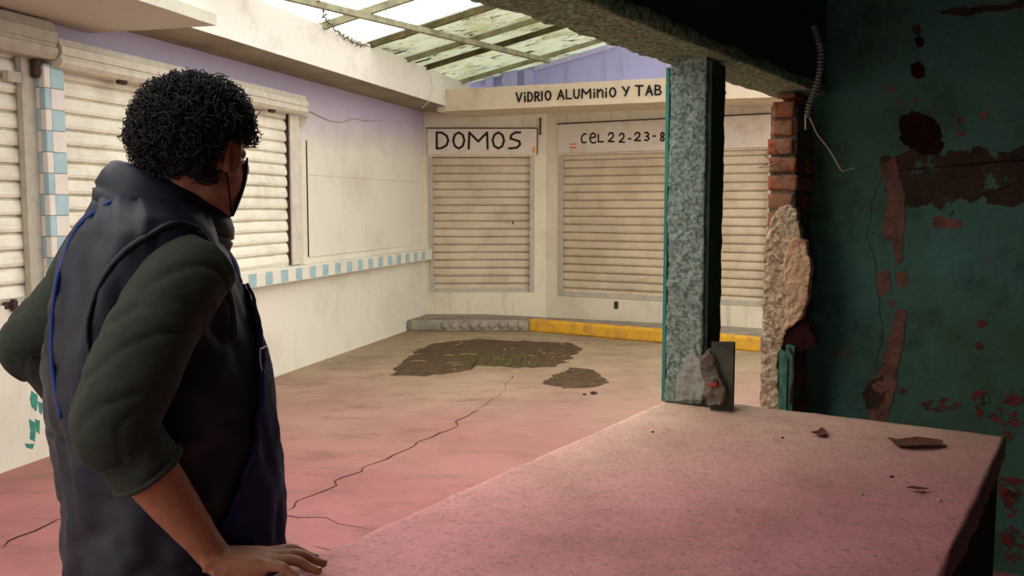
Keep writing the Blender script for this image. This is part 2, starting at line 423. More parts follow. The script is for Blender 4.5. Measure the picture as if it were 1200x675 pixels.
# corrugated translucent sheets between the purlins
def sheet(s0, s1, o0, o1, label, dz=.05):
    bm = bmesh.new(); nu = 40; nv = 14; g = []
    for i in range(nu+1):
        row = []
        for j in range(nv+1):
            s = s0+(s1-s0)*i/nu; o = o0+(o1-o0)*j/nv
            row.append(bm.verts.new(ROOF(s, o, dz+.010*math.sin(i*PI/2*1.0)+.02*noise.noise(V((s*1.2, o*1.2, 3))))))
        g.append(row)
    for i in range(nu):
        for j in range(nv): bm.faces.new([g[i][j], g[i+1][j], g[i+1][j+1], g[i][j+1]])
    o = obj('roof_sheet', bm, MROOF, None, True); md = o.modifiers.new('t', 'SOLIDIFY'); md.thickness = .003
    tag(o, label, 'roof sheet', 'translucent green roof sheets')
sheet(4.16, 5.1, .35, 4.6, 'pale green translucent roof sheet next to the bright sky opening')
sheet(5.08, 5.9, .35, 4.6, 'stained green translucent roof sheet in the middle of the roof', .062)
sheet(5.88, 8.3, .35, 4.6, 'dirtiest mossy roof sheet against the lilac back wall', .074)
# barbed wire hanging from the bar to the beam
bm = bmesh.new(); p0 = atY(372, -4, 7.2); p1 = atY(383, 25, 8.0); p2 = atY(432, 54, 8.9)
path = [p0.lerp(p1, i/8) for i in range(8)]+[p1.lerp(p2, i/14)-V((0, 0, .05*math.sin(PI*i/14))) for i in range(15)]
tube(bm, path, .004, 5)
for i in range(1, len(path)-1):
    for k in range(3):
        d = V((random.uniform(-1, 1), random.uniform(-1, 1), random.uniform(-1, 1))).normalized()*.035
        tube(bm, [path[i]-d, path[i]+d], .003, 4)
tag(obj('barbed_wire', bm, MSTD), 'short strand of barbed wire hanging across the bright sky at the left beam', 'wire')
# white string drooping over the end of the left beam
bm = bmesh.new(); tube(bm, [L.P(5.7, .53, 2.97), L.P(5.72, .54, 2.8), L.P(5.62, .53, 2.66), L.P(5.5, .5, 2.58)], .004, 5)
tag(obj('hanging_string', bm, MWIR), 'thin pale string drooping from the end of the left white beam', 'string')
# gable coping and pipe on the lilac back wall
GF = Frame((.2, 12.15, 0), math.radians(100)); GF.n = V((-.17, -.98, 0)).normalized()
bm = bmesh.new(); g1 = GF.uv(627, 78); g2 = GF.uv(722, 50)
extrude_poly(bm, GF, [(g1[0]-2.2, 2.7), (4.2, 2.7), (4.2, 3.2), (g2[0]+1.8, 3.25), g2, g1, (g1[0], 3.30), (g1[0]-2.2, 3.22)], -.15, 0)
gable = struct('wall_gable', bm, MB)
bm = bmesh.new(); extrude_poly(bm, GF, [g1, g2, (g2[0], g2[1]-.06), (g1[0], g1[1]-.06)], -.15, .05); obj('coping', bm, flat('pale lilac paint', (196, 190, 226), .8), gable)
for i, x in enumerate((575, 594, 603, 620)):
    bm = bmesh.new(); u = GF.uv(x, 90)[0]; fbox(bm, GF, u-.05, u+.05, 0, .08, 2.7, 3.24); obj('pilaster', bm, MB, gable)

# ================================================================ ROLLER SHUTTERS
def curtain(F, u0, u1, n, z0, z1, mat, parent, pitch=.1, depth=.023, sag=0):
    bm = bmesh.new(); prof = []; z = z0
    P_ = [(0, 0), (.06, .9), (.25, 1.15), (.5, 1.0), (.72, .75), (.86, .55), (.9, .0), (.95, .35)]
    while z < z1:
        for a, b in P_:
            if z+a*pitch <= z1: prof.append((z+a*pitch, n+b*depth))
        z += pitch
    prof.append((z1, n)); nu = max(2, int((u1-u0)/.25)); rows = []
    for (zz, nn) in prof:
        rows.append([bm.verts.new(F.P(u0+(u1-u0)*i/nu, nn+.003*noise.noise(V((i*.7, zz*6, 1))), zz+.004*noise.noise(V((i*.4, zz*3, 7))))) for i in range(nu+1)])
    for r in range(len(rows)-1):
        for i in range(nu): bm.faces.new([rows[r][i], rows[r][i+1], rows[r+1][i+1], rows[r+1][i]])
    o = obj('curtain', bm, mat, parent); md = o.modifiers.new('t', 'SOLIDIFY'); md.thickness = .003; md.offset = -1
    return o
def lock(F, u, n, z, parent, mat):
    bm = bmesh.new(); fbox(bm, F, u-.05, u+.05, n, n+.02, z-.02, z+.02); fbox(bm, F, u-.015, u+.015, n+.02, n+.045, z-.035, z+.035); bevel(bm, .003, 1)
    obj('lock', bm, mat, parent)
def hood(F, u0, u1, n0, n1, z0, z1, parent, mat):
    bm = bmesh.new(); h = z1-z0
    prof = [(n0, z0), (n1-.03, z0), (n1, z0+.15*h), (n1, z0+.30*h), (n1-.012, z0+.34*h), (n1-.012, z0+.40*h), (n1, z0+.44*h), (n1, z0+.72*h), (n1-.012, z0+.76*h), (n1-.03, z1), (n0, z1)]
    a = [bm.verts.new(F.P(u0, n, z)) for n, z in prof]; b = [bm.verts.new(F.P(u1, n, z)) for n, z in prof]
    bm.faces.new(a); bm.faces.new(b[::-1])
    for i in range(len(prof)): bm.faces.new([a[i], a[(i+1) % len(prof)], b[(i+1) % len(prof)], b[i]])
    obj('hood', bm, mat, parent)
# shutter over the left counter window, behind the man
t = thing('roller_shutter', 'wide cream roller shutter behind the man, above the tiled ledge', 'shutter', 'roller shutters')
curtain(L, s2a, s2b-.0, -.035, .985, 2.5, MSH, t)
bm = bmesh.new(); fbox(bm, L, s2a+.01, s2b-.01, -.045, -.01, .968, 1.0); obj('bottom_bar', bm, MST, t)
bm = bmesh.new(); fbox(bm, L, s2b+.002, s2b+.20, -.0, .03, .975, 2.36); bevel(bm, .004, 1); obj('side_guide', bm, MST, t)
bm = bmesh.new(); fbox(bm, L, s2b-.010, s2b+.0, -.03, .012, .975, 2.36); obj('side_guide', bm, MRUST, t)
hood(L, L.uv(73, 65, .15)[0], L.uv(359, 112, .14)[0]+.02, .0, .15, 2.33, 2.50, t, MST)
bm = bmesh.new(); extrude_poly(bm, Frame(L.P(s2b+.18, 0, 0), L.u.to_tuple() and math.radians(105.17), False), [(.0, 2.33), (.13, 2.33), (.0, 2.18)], -.015, .015); obj('bracket', bm, MST, t)
for px in (129, 307):
    u = L.uv(px, 92)[0]; bm = bmesh.new(); fbox(bm, L, u-.03, u+.05, .06, .10, 2.305, 2.335); bevel(bm, .008, 1); obj('hood_clip', bm, MRUST, t)
# nearest left shutter
t = thing('roller_shutter', 'cream roller shutter at the left edge, beside the blue tiled pillar', 'shutter', 'roller shutters')
curtain(L, -2.85, gd_a+.04, -.06, .96, 2.5, MSH, t)
hood(L, -2.9, L.uv(68, 50, .14)[0], .0, .14, 2.37, 2.585, t, MTAN)
bm = bmesh.new(); fbox(bm, L, gd_a, pl_a-.006, -.03, .01, .972, 2.37); fbox(bm, L, gd_a-.10, gd_a+.01, -.03, .01, 2.22, 2.28); obj('side_guide', bm, MTAN, t)
bm = bmesh.new(); fbox(bm, L, gd_a+.06, pl_a-.01, .012, .06, 2.26, 2.365); bevel(bm, .01, 1); obj('guide_stop', bm, MRUST, t)
bm = bmesh.new(); fbox(bm, L, -2.8, gd_a, -.06, -.02, .945, .985); obj('bottom_bar', bm, MTAN, t)
lu, lz = L.uv(10, 360); lock(L, lu+.02, -.015, lz+.01, t, MRUST)
# tiled pillar between them
t = thing('tiled_pillar', 'wall pillar tiled in blue and white squares between the left shutters', 'pillar')
bm = bmesh.new(); zt = .96; i = 0; un = pl_a; ux = pl_b
fbox(bm, L, un, ux, .001, .07, .96, 2.345, 2)
while zt < 2.34:
    z2 = min(zt+.123, 2.345)
    fbox(bm, L, un-.004, un+.0, .002, .036, zt, z2-.003, i % 2); fbox(bm, L, un-.004, un+.0, .038, .072, zt, z2-.003, (i+1) % 2)
    fbox(bm, L, un, un+(ux-un)*.28, .07, .074, zt, z2-.003, (i+1) % 2); fbox(bm, L, un+(ux-un)*.28+.003, ux, .07, .074, zt, z2-.003, (i) % 2)
    zt += .125; i += 1
obj('tiles', bm, [MTB, MTW, MGRY], t)
# tiled ledge
t = thing('tiled_ledge', 'long white ledge edged with pale blue tiles along the left wall', 'ledge')
bm = bmesh.new(); fbox(bm, L, pl_a-.05, 6.88, .001, .10, .835, .965); bevel(bm, .006, 1); obj('ledge', bm, MW, t)
blues = [(145,185),(225,270),(315,350),(395,430),(470,500),(545,580),(610,640),(675,700),(735,765),(795,815),(850,870),(900,920),(945,965)]
us = [(L.uv(260+(a+b)/2/4.615, 320, .1)[0]) for a, b in blues]
pitch = (us[8]-us[0])/8; print('tile pitch', pitch, us)
u = us[0]-pitch*8; k = 0
while u < 6.80:
    pts = ragged([(u-.064, .846), (u+.064, .844), (u+.060, .950), (u-.060, .954)], .012, .007, k)
    bm = bmesh.new(); extrude_poly(bm, L, pts, .0995, .1012); obj('blue_tile', bm, MTB, t); u += pitch; k += 1

# DOMOS shutter
def letters(F, items, w, parent, origin, scale, n0, n1, name='lettering'):
    G = {'D': [[(0,1),(0,0),(.45,.03),(.85,.2),(1,.5),(.85,.8),(.45,.98),(0,1)]],
         'O': [[(.5,1),(.15,.85),(0,.5),(.15,.15),(.5,0),(.85,.15),(1,.5),(.85,.85),(.5,1)]],
         'M': [[(0,0),(.03,1),(.5,.45),(.97,1),(1,0)]],
         'S': [[(1,1),(.55,1),(.2,.85),(.12,.62),(.9,.45),(.98,.25),(.7,.05),(0,0)]],
         'V': [[(0,1),(.5,0),(1,1)]], 'i': [[(.5,0),(.5,.62)],[(.5,.9),(.5,.97)]], 'I': [[(.5,0),(.5,1)]],
         'R': [[(0,0),(0,1),(.7,.95),(.9,.72),(.6,.5),(0,.48)],[(.35,.48),(1,0)]],
         'A': [[(0,0),(.5,1),(1,0)],[(.2,.35),(.8,.35)]], 'L': [[(0,1),(0,0),(1,0)]],
         'U': [[(0,1),(.03,.25),(.3,0),(.7,0),(.97,.25),(1,1)]], 'n': [[(0,0),(0,1),(.15,.7),(.6,1),(.95,.8),(1,0)]],
         'Y': [[(0,1),(.5,.5)],[(1,1),(.4,0)]], 'T': [[(0,1),(1,1)],[(.5,1),(.5,0)]],
         'B': [[(0,0),(0,1),(.7,.95),(.85,.75),(.6,.55),(0,.52)],[(.6,.53),(.98,.3),(.8,.04),(0,0)]],
         'C': [[(1,.95),(.6,1),(.2,.8),(0,.4),(.2,.06),(.6,0),(1,.06)]],
         'e': [[(.08,.5),(.95,.62),(.85,.9),(.5,1),(.15,.85),(0,.45),(.2,.08),(.6,0),(1,.1)]],
         '2': [[(.05,.75),(.25,.98),(.7,1),(.92,.75),(.75,.45),(0,.02),(1,0)]],
         '3': [[(.05,.92),(.5,1),(.9,.8),(.75,.58),(.35,.52),(.8,.45),(1,.22),(.6,0),(0,.08)]],
         '-': [[(0,.5),(1,.5)]],
         '8': [[(.5,1),(.12,.85),(.15,.62),(.5,.52),(.9,.3),(.8,.05),(.5,0),(.15,.06),(.08,.3),(.5,.52),(.88,.68),(.85,.9),(.5,1)]]}
    for ch, x0, x1, y0, y1 in items:
        bm = bmesh.new()
        for st in G[ch]:
            pts = []
            for a, b in st:
                X = origin[0]+(x0+(x1-x0)*a)/scale; Y = origin[1]+(y1+(y0-y1)*b)/scale
                pts.append(F.uv(X, Y, n0))
            ribbon(bm, F, pts, w, n0-.001, n1)
        obj('painted_letter', bm, MINK, parent)
t = thing('roller_shutter', 'narrow tan roller shutter under the DOMOS sign', 'shutter', 'roller shutters')
curtain(A, a0, a1, -.07, az0+.01, az1+.02, MSB, t)
bm = bmesh.new(); fbox(bm, A, a0, a1, -.09, -.04, az0+.005, az0+.05); obj('bottom_bar', bm, MTAN, t)
for u in (a0, a1): 
    bm = bmesh.new(); fbox(bm, A, u-.03, u+.03, -.03, .008, az0, az1); obj('side_guide', bm, MTAN, t)
bm = bmesh.new(); x, z = A.uv(601, 262)
ribbon(bm, A, ragged([(x, z+.05), (x+.005, z), (x, z-.08)], .02, .004, 2, False), .008, -.06, -.05); fbox(bm, A, x-.01, x+.01, -.06, -.045, z-.02, z+.02); obj('lock', bm, MRUST, t)
t = thing('sign_board', 'white header board hand-lettered DOMOS in black', 'sign')
p0 = A.uv(501, 151); p1 = A.uv(629, 181.5)
bm = bmesh.new(); fbox(bm, A, p0[0], p1[0], .001, .03, p1[1], p0[1]); bevel(bm, .004, 1); obj('board', bm, MSIGN, t)
bm = bmesh.new(); fbox(bm, A, p0[0]-.012, p1[0]+.006, .0, .034, p0[1]+.001, p0[1]+.014); fbox(bm, A, p1[0]+.001, p1[0]+.012, 0, .034, p1[1], p0[1]); obj('edging', bm, MRUST, t)
letters(A, [('D',212,302,235,360),('O',340,428,235,360),('M',462,610,235,362),('O',648,738,235,360),('S',778,865,235,360)], .030, t, (480, 120), 6.667, .03, .0315)
bm = bmesh.new(); q = [A.uv(480+a/6.667, 120+b/6.667, .03) for a, b in ((958,345),(980,345),(980,395),(958,395))]; extrude_poly(bm, A, q, .03, .0315); obj('sticker', bm, flat('orange sticker', (226, 150, 60)), t)
bm = bmesh.new(); q = [A.uv(633, y, .04) for y in (138, 158)]; tube(bm, [A.P(q[0][0]+.005, .03, q[0][1]), A.P(q[1][0], .03, q[1][1])], .012, 6); tube(bm, [A.P(q[0][0], 0, q[0][1]-.01), A.P(q[0][0], .06, q[0][1]-.01)], .012, 6)
tag(obj('iron_hook', bm, MRUST), 'small dark iron hook on the wall right of the DOMOS board', 'hook')
# CEL shutter
t = thing('roller_shutter', 'widest tan roller shutter under the telephone number board', 'shutter', 'roller shutters')
curtain(B, b0, b1, -.07, bz0+.01, bz1+.02, MSB, t)
bm = bmesh.new(); fbox(bm, B, b0, b1, -.09, -.04, bz0+.005, bz0+.06); obj('bottom_bar', bm, MTAN, t)
for u in (b0, b1):
    bm = bmesh.new(); fbox(bm, B, u-.03, u+.03, -.03, .008, bz0, bz1); obj('side_guide', bm, MTAN, t)
x, z = B.uv(722, 356); bm = bmesh.new(); fbox(bm, B, x-.02, x+.03, -.001, .02, z-.06, z+.03); bevel(bm, .006, 1); obj('lock', bm, MRUST, t)
t = thing('sign_board', 'long header board hand-lettered with a telephone number starting 22-23', 'sign')
p0 = B.uv(655, 146); p1 = B.uv(656, 179); pe = B.uv(903, 160)
bm = bmesh.new(); fbox(bm, B, p0[0], pe[0], .001, .03, 2.16, p0[1]); bevel(bm, .004, 1); obj('board', bm, MSIGN, t)
bm = bmesh.new(); fbox(bm, B, p0[0]-.012, pe[0]+.01, .0, .034, p0[1]+.001, p0[1]+.014); obj('edging', bm, MRUST, t)
letters(B, [('C',275,312,245,315),('e',342,388,240,318),('L',408,446,250,308),('2',486,530,238,306),('2',572,612,243,310),('-',645,662,275,295),('2',692,736,236,298),('3',770,804,234,298),('-',834,854,254,272),('8',893,925,236,300)], .022, t, (640, 120), 6.667, .03, .0315)
bm = bmesh.new()
for a, b in ((320, 332), (346, 360)):
    q = [B.uv(640+x/6.667, 120+y/6.667, .03) for x, y in ((184, a), (238, a), (238, b), (184, b))]; extrude_poly(bm, B, q, .03, .0315)
obj('sticker', bm, flat('salmon sticker', (216, 120, 90)), t)
# lettering on the fascia beam
vi = [('V',300,330,502,550),('i',341,353,500,550),('D',364,388,500,548),('R',402,426,498,546),('I',432,446,496,543),('O',457,487,492,541),
      ('A',525,558,487,536),('L',571,598,486,533),('U',612,640,484,530),('M',656,702,482,530),('i',716,728,482,528),('n',740,768,484,526),('i',780,792,478,526),('O',806,838,475,524),
      ('Y',875,910,470,518),('T',945,985,464,516),('A',1003,1036,464,514),('B',1052,1084,462,512),
      ('L',1114,1132,460,508),('A',1140,1172,459,506),('R',1190,1216,458,504),('O',1236,1266,457,503),('C',1288,1316,456,502),('A',1398,1430,460,502)]
vi[-1] = ('A', 1402, 1432, 466, 504)
letters(FB, vi, .020, back_beam, (540, 0), 4.615, .004, .009)

# ================================================================ SOIL AND LITTER ON THE PATIO FLOOR
def patch(pxs, name, label, cat, h=.012, seed=0):
    pts = ragged([tuple(atz(x, y, 0).xy) for x, y in pxs], .05, .05, seed)
    bm = bmesh.new(); c = sum((V((*p, 0)) for p in pts), V())/len(pts)
    rings = []
    for k, (f, z) in enumerate(((1, .001), (.93, h*.6), (.8, h), (.5, h*1.1))):
        rings.append([bm.verts.new((c.x+(p[0]-c.x)*f, c.y+(p[1]-c.y)*f, z+(.004*noise.noise(V((p[0]*9, p[1]*9, k))) if k else 0))) for p in pts])
    for k in range(3):
        for i in range(len(pts)): bm.faces.new([rings[k][i], rings[k][(i+1) % len(pts)], rings[k+1][(i+1) % len(pts)], rings[k+1][i]])
    bm.faces.new(rings[-1])
    return tag(obj(name, bm, MDIRT, None, True), label, cat, kind='stuff')
soil = patch([(458,440),(470,425),(485,412),(510,402),(560,397),(620,400),(668,402),(684,408),(672,418),(650,430),(600,431),(560,428),(545,435),(500,441)], 'soil_patch', 'largest dark damp soil patch on the floor before the back kerb', 'soil', .014, 1)
patch([(633,450),(650,440),(670,431),(695,433),(715,449),(700,454),(660,455)], 'soil_patch', 'smaller dark soil patch right of the large one', 'soil', .008, 2)
bm = bmesh.new()
for i in range(420):
    x = random.gauss(580, 34); y = random.uniform(414, 430)
    p = atz(x, y, .012); d = V((random.uniform(-1, 1), random.uniform(-1, 1), random.uniform(.3, 1.2)))*.03
    s = V((random.uniform(-1, 1), random.uniform(-1, 1), 0)).normalized()*.006
    a, b, c = bm.verts.new(p-s), bm.verts.new(p+s), bm.verts.new(p+d); bm.faces.new([a, b, c])
obj('grass', bm, MGRASS, soil)['kind'] = 'stuff'
bm = bmesh.new()
for i in range(45):
    x, y = (random.uniform(478, 690), random.uniform(392, 437)); p = atz(x, y, .018); a = random.uniform(0, PI)
    d = V((math.cos(a), math.sin(a)*.5, 0))*random.uniform(.02, .09); tube(bm, [p-d, p+V((0, 0, .006)), p+d], .0028, 4)
obj('straw', bm, MSTRAW, soil)['kind'] = 'stuff'
def chip(x, y, r, mat, name, label, cat, z=0, fl=.4):
    bm = bmesh.new(); bmesh.ops.create_icosphere(bm, subdivisions=3, radius=1)
    p = atz(x, y, z)
    for v in bm.verts:
        v.co *= (1+.45*noise.noise(v.co*1.6+V((x, y, 0)))); v.co = V((v.co.x*r, v.co.y*r*.8, v.co.z*r*fl))
    mn = min(v.co.z for v in bm.verts)
    for v in bm.verts: v.co += V((p.x, p.y, z-mn))
    return tag(obj(name, bm, mat), label, cat)
chip(696, 462, .028, MRUST, 'rubble_chip', 'small dark chip on the floor below the smaller soil patch', 'rubble')
chip(685, 463, .016, MRUST, 'rubble_chip', 'tiny dark crumb left of the chip below the smaller soil patch', 'rubble')
# faint floor stains are geometry free: material noise

# ================================================================ NEAR ROOM
RT0, RT1, RQ = -4.2, (T.o-Wf.o).dot(Wf.u), 3.6
ZL, ZC = 2.0, 2.75
# wall above the lintel + near end wall, room side painted deep green
bm = bmesh.new()
fbox(bm, Wf, RT0, RT1, .0, .19, ZL+.045, ZC)
fbox(bm, Wf, RT0, -2.85, .0, .16, 0, ZL+.13)
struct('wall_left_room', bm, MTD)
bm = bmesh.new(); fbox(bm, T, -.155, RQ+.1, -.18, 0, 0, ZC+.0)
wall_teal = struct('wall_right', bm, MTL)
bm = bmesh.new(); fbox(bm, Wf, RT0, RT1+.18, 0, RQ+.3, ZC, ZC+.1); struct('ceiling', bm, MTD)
bm = bmesh.new(); fbox(bm, Wf, RT0-.15, RT1+.18, RQ+.1, RQ+.25, 0, ZC); struct('wall_far_side', bm, MTL)
bm = bmesh.new()       # unseen wall behind the photographer; its opening is added to let in fill light
fbox(bm, Wf, RT0-.15, RT0, .0, .9, 0, ZC); fbox(bm, Wf, RT0-.15, RT0, 1.5, RQ+.1, 0, ZC); fbox(bm, Wf, RT0-.15, RT0, .9, 1.5, 2.1, ZC)
struct('wall_behind', bm, MTL)
# lintel
bm = rough_box(Wf, -2.9, RT1-.002, -.02, .205, ZL, ZL+.046, .014, .009, .020, 14, 4, lambda u, n, z: 1 if u < 1.0 else .5)
tag(obj('concrete_lintel', bm, MLIN, None, True), 'rough broken concrete lintel spanning above the post to the brick pillar', 'beam')

# counter
CT = .84
q = [V((.587, 3.276)), V((1.457, 2.688)), V((1.457-.54*2.2, 2.688-.842*2.2)), V((.587-.54*2.7, 3.276-.842*2.7))]
t = thing('counter', 'massive counter with worn red cement top in the foreground', 'counter')
def slab(pts, z0, z1, res, amp, edge, seed=0):
    bm = bmesh.new(); nu = 60; nv = 60; top = {}; bot = {}
    for i in range(nu+1):
        for j in range(nv+1):
            p = pts[0].lerp(pts[1], i/nu).lerp(pts[3].lerp(pts[2], i/nu), j/nv)
            e = V((0, 0)); c = (pts[0]+pts[1]+pts[2]+pts[3])/4
            if i in (0, nu) or j in (0, nv):
                w = abs(noise.noise(V((p.x*7, p.y*7, seed))))+.5*abs(noise.noise(V((p.x*22, p.y*22, seed))))
                e = (c-p).normalized()*edge*w
            h = amp*noise.noise(V((p.x*3, p.y*3, seed)))+amp*.5*noise.noise(V((p.x*11, p.y*11, seed)))
            top[i, j] = bm.verts.new((p.x+e.x, p.y+e.y, z1+h-abs(h)*.5)); 
            if i in (0, nu) or j in (0, nv): bot[i, j] = bm.verts.new((p.x+e.x*1.8, p.y+e.y*1.8, z0))
    for i in range(nu):
        for j in range(nv): bm.faces.new([top[i,j], top[i+1,j], top[i+1,j+1], top[i,j+1]])
    loop = [(i, 0) for i in range(nu)]+[(nu, j) for j in range(nv)]+[(i, nv) for i in range(nu, 0, -1)]+[(0, j) for j in range(nv, 0, -1)]
    for a in range(len(loop)):
        k, l = loop[a], loop[(a+1) % len(loop)]; bm.faces.new([top[k], top[l], bot[l], bot[k]])
    bm.faces.new([bot[k] for k in loop]); return bm
obj('countertop', slab(q, CT-.07, CT, .03, .003, .014, 2), MC, t, True)
c = (q[0]+q[1]+q[2]+q[3])/4; qq = [p+(c-p).normalized()*.035 for p in q]
obj('base', slab(qq, 0, CT-.072, .03, .0, .03, 5), plaster('dark rough counter base', (70, 62, 54), (40, 34, 30), (.4, .7), 8, .7), t)
# litter on the counter
def leaf(pxs, name, label, z=CT+.004, seed=0):
    bm = bmesh.new(); pts = [atz(x, y, z) for x, y in pxs]; c = sum(pts, V())/len(pts); n = len(pts)
    cv = bm.verts.new(c+V((0, 0, .004))); vs = [bm.verts.new(p+V((0, 0, .004+.012*abs(noise.noise(p*30+V((seed, 0, 0))))))) for p in pts]
    for i in range(n): bm.faces.new([cv, vs[i], vs[(i+1) % n]])
    o = obj(name, bm, MLIT); md = o.modifiers.new('t', 'SOLIDIFY'); md.thickness = .002
    return tag(o, label, 'dry leaf')
leaf([(1040,514),(1052,517),(1075,515),(1098,517),(1105,520),(1100,524),(1082,525),(1062,525),(1050,523)], 'dry_leaf', 'long curled brown leaf near the right corner of the counter', seed=1)
leaf([(950,509),(958,507),(963,503),(968,506),(969,511),(963,512),(957,511)], 'dry_leaf', 'small crumpled brown leaf further from the counter corner', seed=2)
leaf([(0,0),(1062,574),(1070,572),(1088,574),(1076,576)][1:], 'dry_leaf', 'thin pale flake lying midway on the right of the counter', seed=3)
for x, y, m_, lb in ((917, 514, MRUST, 'dark crumb on the counter left of the small crumpled leaf'), (1045, 560, MRUST, 'dark crumb on the counter in front of the long curled leaf'), (863, 598, MWIR, 'pale crumb on the counter far in front of the post'),
                 (1010, 581, MWIR, 'pale crumb on the counter just left of the thin flake'), (1100, 588, MWIR, 'pale crumb on the counter nearest its dark right edge'), (765, 507, MRUST, 'dark crumb on the counter in front of the post foot')):
    chip(x, y, .004+.002*random.random(), m_, 'crumb', lb, 'crumb', CT, .6)['group'] = 'crumbs on the counter'

# post on the counter
t = thing('concrete_post', 'square chipped teal-grey concrete post standing on the counter', 'post')
obj('shaft', rough_box(Wf, .0, .135, .012, .142, CT+.0055, ZL+.012, .0075, .008, .006, 26, 9), MCOL, t, True)
obj('paint_edge', bevel(fbox(bmesh.new(), Wf, .0, .135, -.003, .0115, CT+.002, ZL-.02), .002, 1), MTS, t)
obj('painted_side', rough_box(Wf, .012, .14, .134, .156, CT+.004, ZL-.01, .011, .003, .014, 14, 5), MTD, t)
PC = Frame(Wf.P(0, 0, 0), WA+PI/2); PC.n = -Wf.u
def lumpy(F, pxs, n0, n1, name, mat, parent, seed, off=0, amp=.006, st=.012, vx=.005):
    bm = bmesh.new(); extrude_poly(bm, F, ragged([F.uv(x, y, off) for x, y in pxs], .012, amp, seed), n0, n1); o = obj(name, bm, mat, parent)
    md = o.modifiers.new('r', 'REMESH'); md.mode = 'VOXEL'; md.voxel_size = vx
    tx = bpy.data.textures.new(name, 'CLOUDS'); tx.noise_scale = .03; tx.noise_depth = 2
    d = o.modifiers.new('d', 'DISPLACE'); d.texture = tx; d.strength = st; d.mid_level = .5; d.texture_coords = 'GLOBAL'; return o
lumpy(PC, [(793, 469), (796, 440), (805, 420), (813, 407), (819, 418), (827, 432), (829, 448), (825, 468)], -.01, .009, 'mortar_patch', flat('smooth grey mortar', (160, 160, 148), .9, .2, .15, 20, .4), t, 8)
# broken hollow stub beside the post
t = thing('pipe_stub', 'short cut-off square steel pipe standing against the foot of the post', 'pipe')
S0 = Wf.P(.015, .212, 0); SF = Frame(S0, math.radians(18))
bm = bmesh.new(); hw = .036; z1 = CT+.225
outer = [(-hw, -hw), (hw, -hw), (hw, hw), (-hw, hw)]; inner = [(x*.88, y*.88) for x, y in outer]
rings = []
for ring, zz in ((outer, CT+.001), (outer, z1), (inner, z1), (inner, CT+.03)):
    rings.append([bm.verts.new(SF.P(y, x, zz+(.006*math.sin(x*70+y*40) if zz > CT+.1 else 0))) for x, y in ring])
for r in range(3):
    for i in range(4): bm.faces.new([rings[r][i], rings[r][(i+1) % 4], rings[r+1][(i+1) % 4], rings[r+1][i]])
bm.faces.new(rings[0][::-1]); bm.faces.new(rings[3])
obj('pipe', bm, flat('stained grey green steel', (92, 92, 78), .8, .3, .3, 14, .4), t)
lumpy(PC, [(824, 424), (833, 408), (840, 418), (843, 432), (850, 446), (852, 460), (848, 473), (830, 473), (829, 448)], .004, .05, 'plaster_lump', flat('dirty plaster lump', (118, 104, 92), .95, .2, .3, 20, .6), t, 9, .02, .005, .02)
lumpy(PC, [(834, 447), (846, 445), (845, 450), (838, 452)], .04, .062, 'brick_chip', flat('red brick chip', (150, 66, 50), .9), t, 3, .02, .002, .004, .003)

# brick pillar: thing with brickwork, plaster, cavity and green remnants
t = thing('brick_pillar', 'broken brick pillar with rough cream plaster beside the teal wall', 'pillar')
PT = (V((1.11, 4.03, 0))-Wf.o).dot(Wf.u); print('pillar t', PT)
bm = bmesh.new()
z = .02; r = 0; rnd = random.Random(4)
while z < ZL-.02:
    hgt = .067; z1 = min(z+hgt, ZL-.003); rag = (z > 1.78)
    for (u0, u1) in ((PT, PT+.125), (PT+.135, RT1-.005)) if r % 2 else ((PT, RT1-.005),):
        n0 = .02 + (rnd.uniform(0, .012)) + (.028*((z-1.78)/.2) if rag else 0); n1 = .158-rnd.uniform(0, .02)-(.02 if z > 1.7 else 0); du = rnd.uniform(-.006, .012)
        b2 = rough_box(Wf, u0+du, u1, n0, n1, z, z1, .016, .005, .018 if rag else .010, 14, r+3)
        me = bpy.data.meshes.new('tmp'); b2.to_mesh(me); b2.free(); bm.from_mesh(me); bpy.data.meshes.remove(me)
    z += .078; r += 1
obj('brickwork', bm, MBRK, t, True)
obj('mortar', rough_box(Wf, PT+.012, RT1-.003, .032, .145, 0, ZL-.06, .02, .006, .01, 16, 2), MMOR, t, True)
def rag_slab(F, pts, n0, n1, name, mat, parent, seed=0, step=.02, amp=.012):
    bm = bmesh.new(); extrude_poly(bm, F, ragged(pts, step, amp, seed), n0, n1)
    o = obj(name, bm, mat, parent); return o
# plaster on the face looking at us: a frame whose u runs along the wall thickness
PF = Frame(Wf.P(PT, 0, 0), WA+PI/2); PF.n = -Wf.u
bmz = lambda y, x=905: PF.uv(x, y)[1]
PX = lambda x, y: PF.uv(x, y)
def plate(pxs, n0, n1, name, mat, seed=0, amp=.010):
    pts = [PX(x, y) for x, y in pxs]; bm = bmesh.new(); out = ragged(pts, .02, amp, seed)
    # thick plaster plate with granular face: triangulated grid clipped to the outline
    extrude_poly(bm, PF, out, n0, n1); o = obj(name, bm, mat, t)
    md = o.modifiers.new('r', 'REMESH'); md.mode = 'VOXEL'; md.voxel_size = .006
    tx = bpy.data.textures.new(name+'_t', 'CLOUDS'); tx.noise_scale = .02; tx.noise_depth = 3
    d = o.modifiers.new('d', 'DISPLACE'); d.texture = tx; d.strength = .016; d.mid_level = .5; d.texture_coords = 'OBJECT' if False else 'GLOBAL'
    return o
plate([(905,255),(915,243),(927,240),(935,247),(938,268),(943,300),(941,360),(926,380),(918,400),(912,420),(914,500),(912,675),(893,675),(893,480),(893,400),(896,330),(900,285)], -.02, .022, 'plaster', MPLA, 3)
plate([(922,290),(935,278),(948,284),(951,310),(950,340),(942,372),(930,382),(921,388),(924,350),(920,320)], -.02, .035, 'plaster_flake', plaster('smooth cream plaster', (196, 164, 128), (150, 112, 82), (.45, .7), 12, .4), 6)
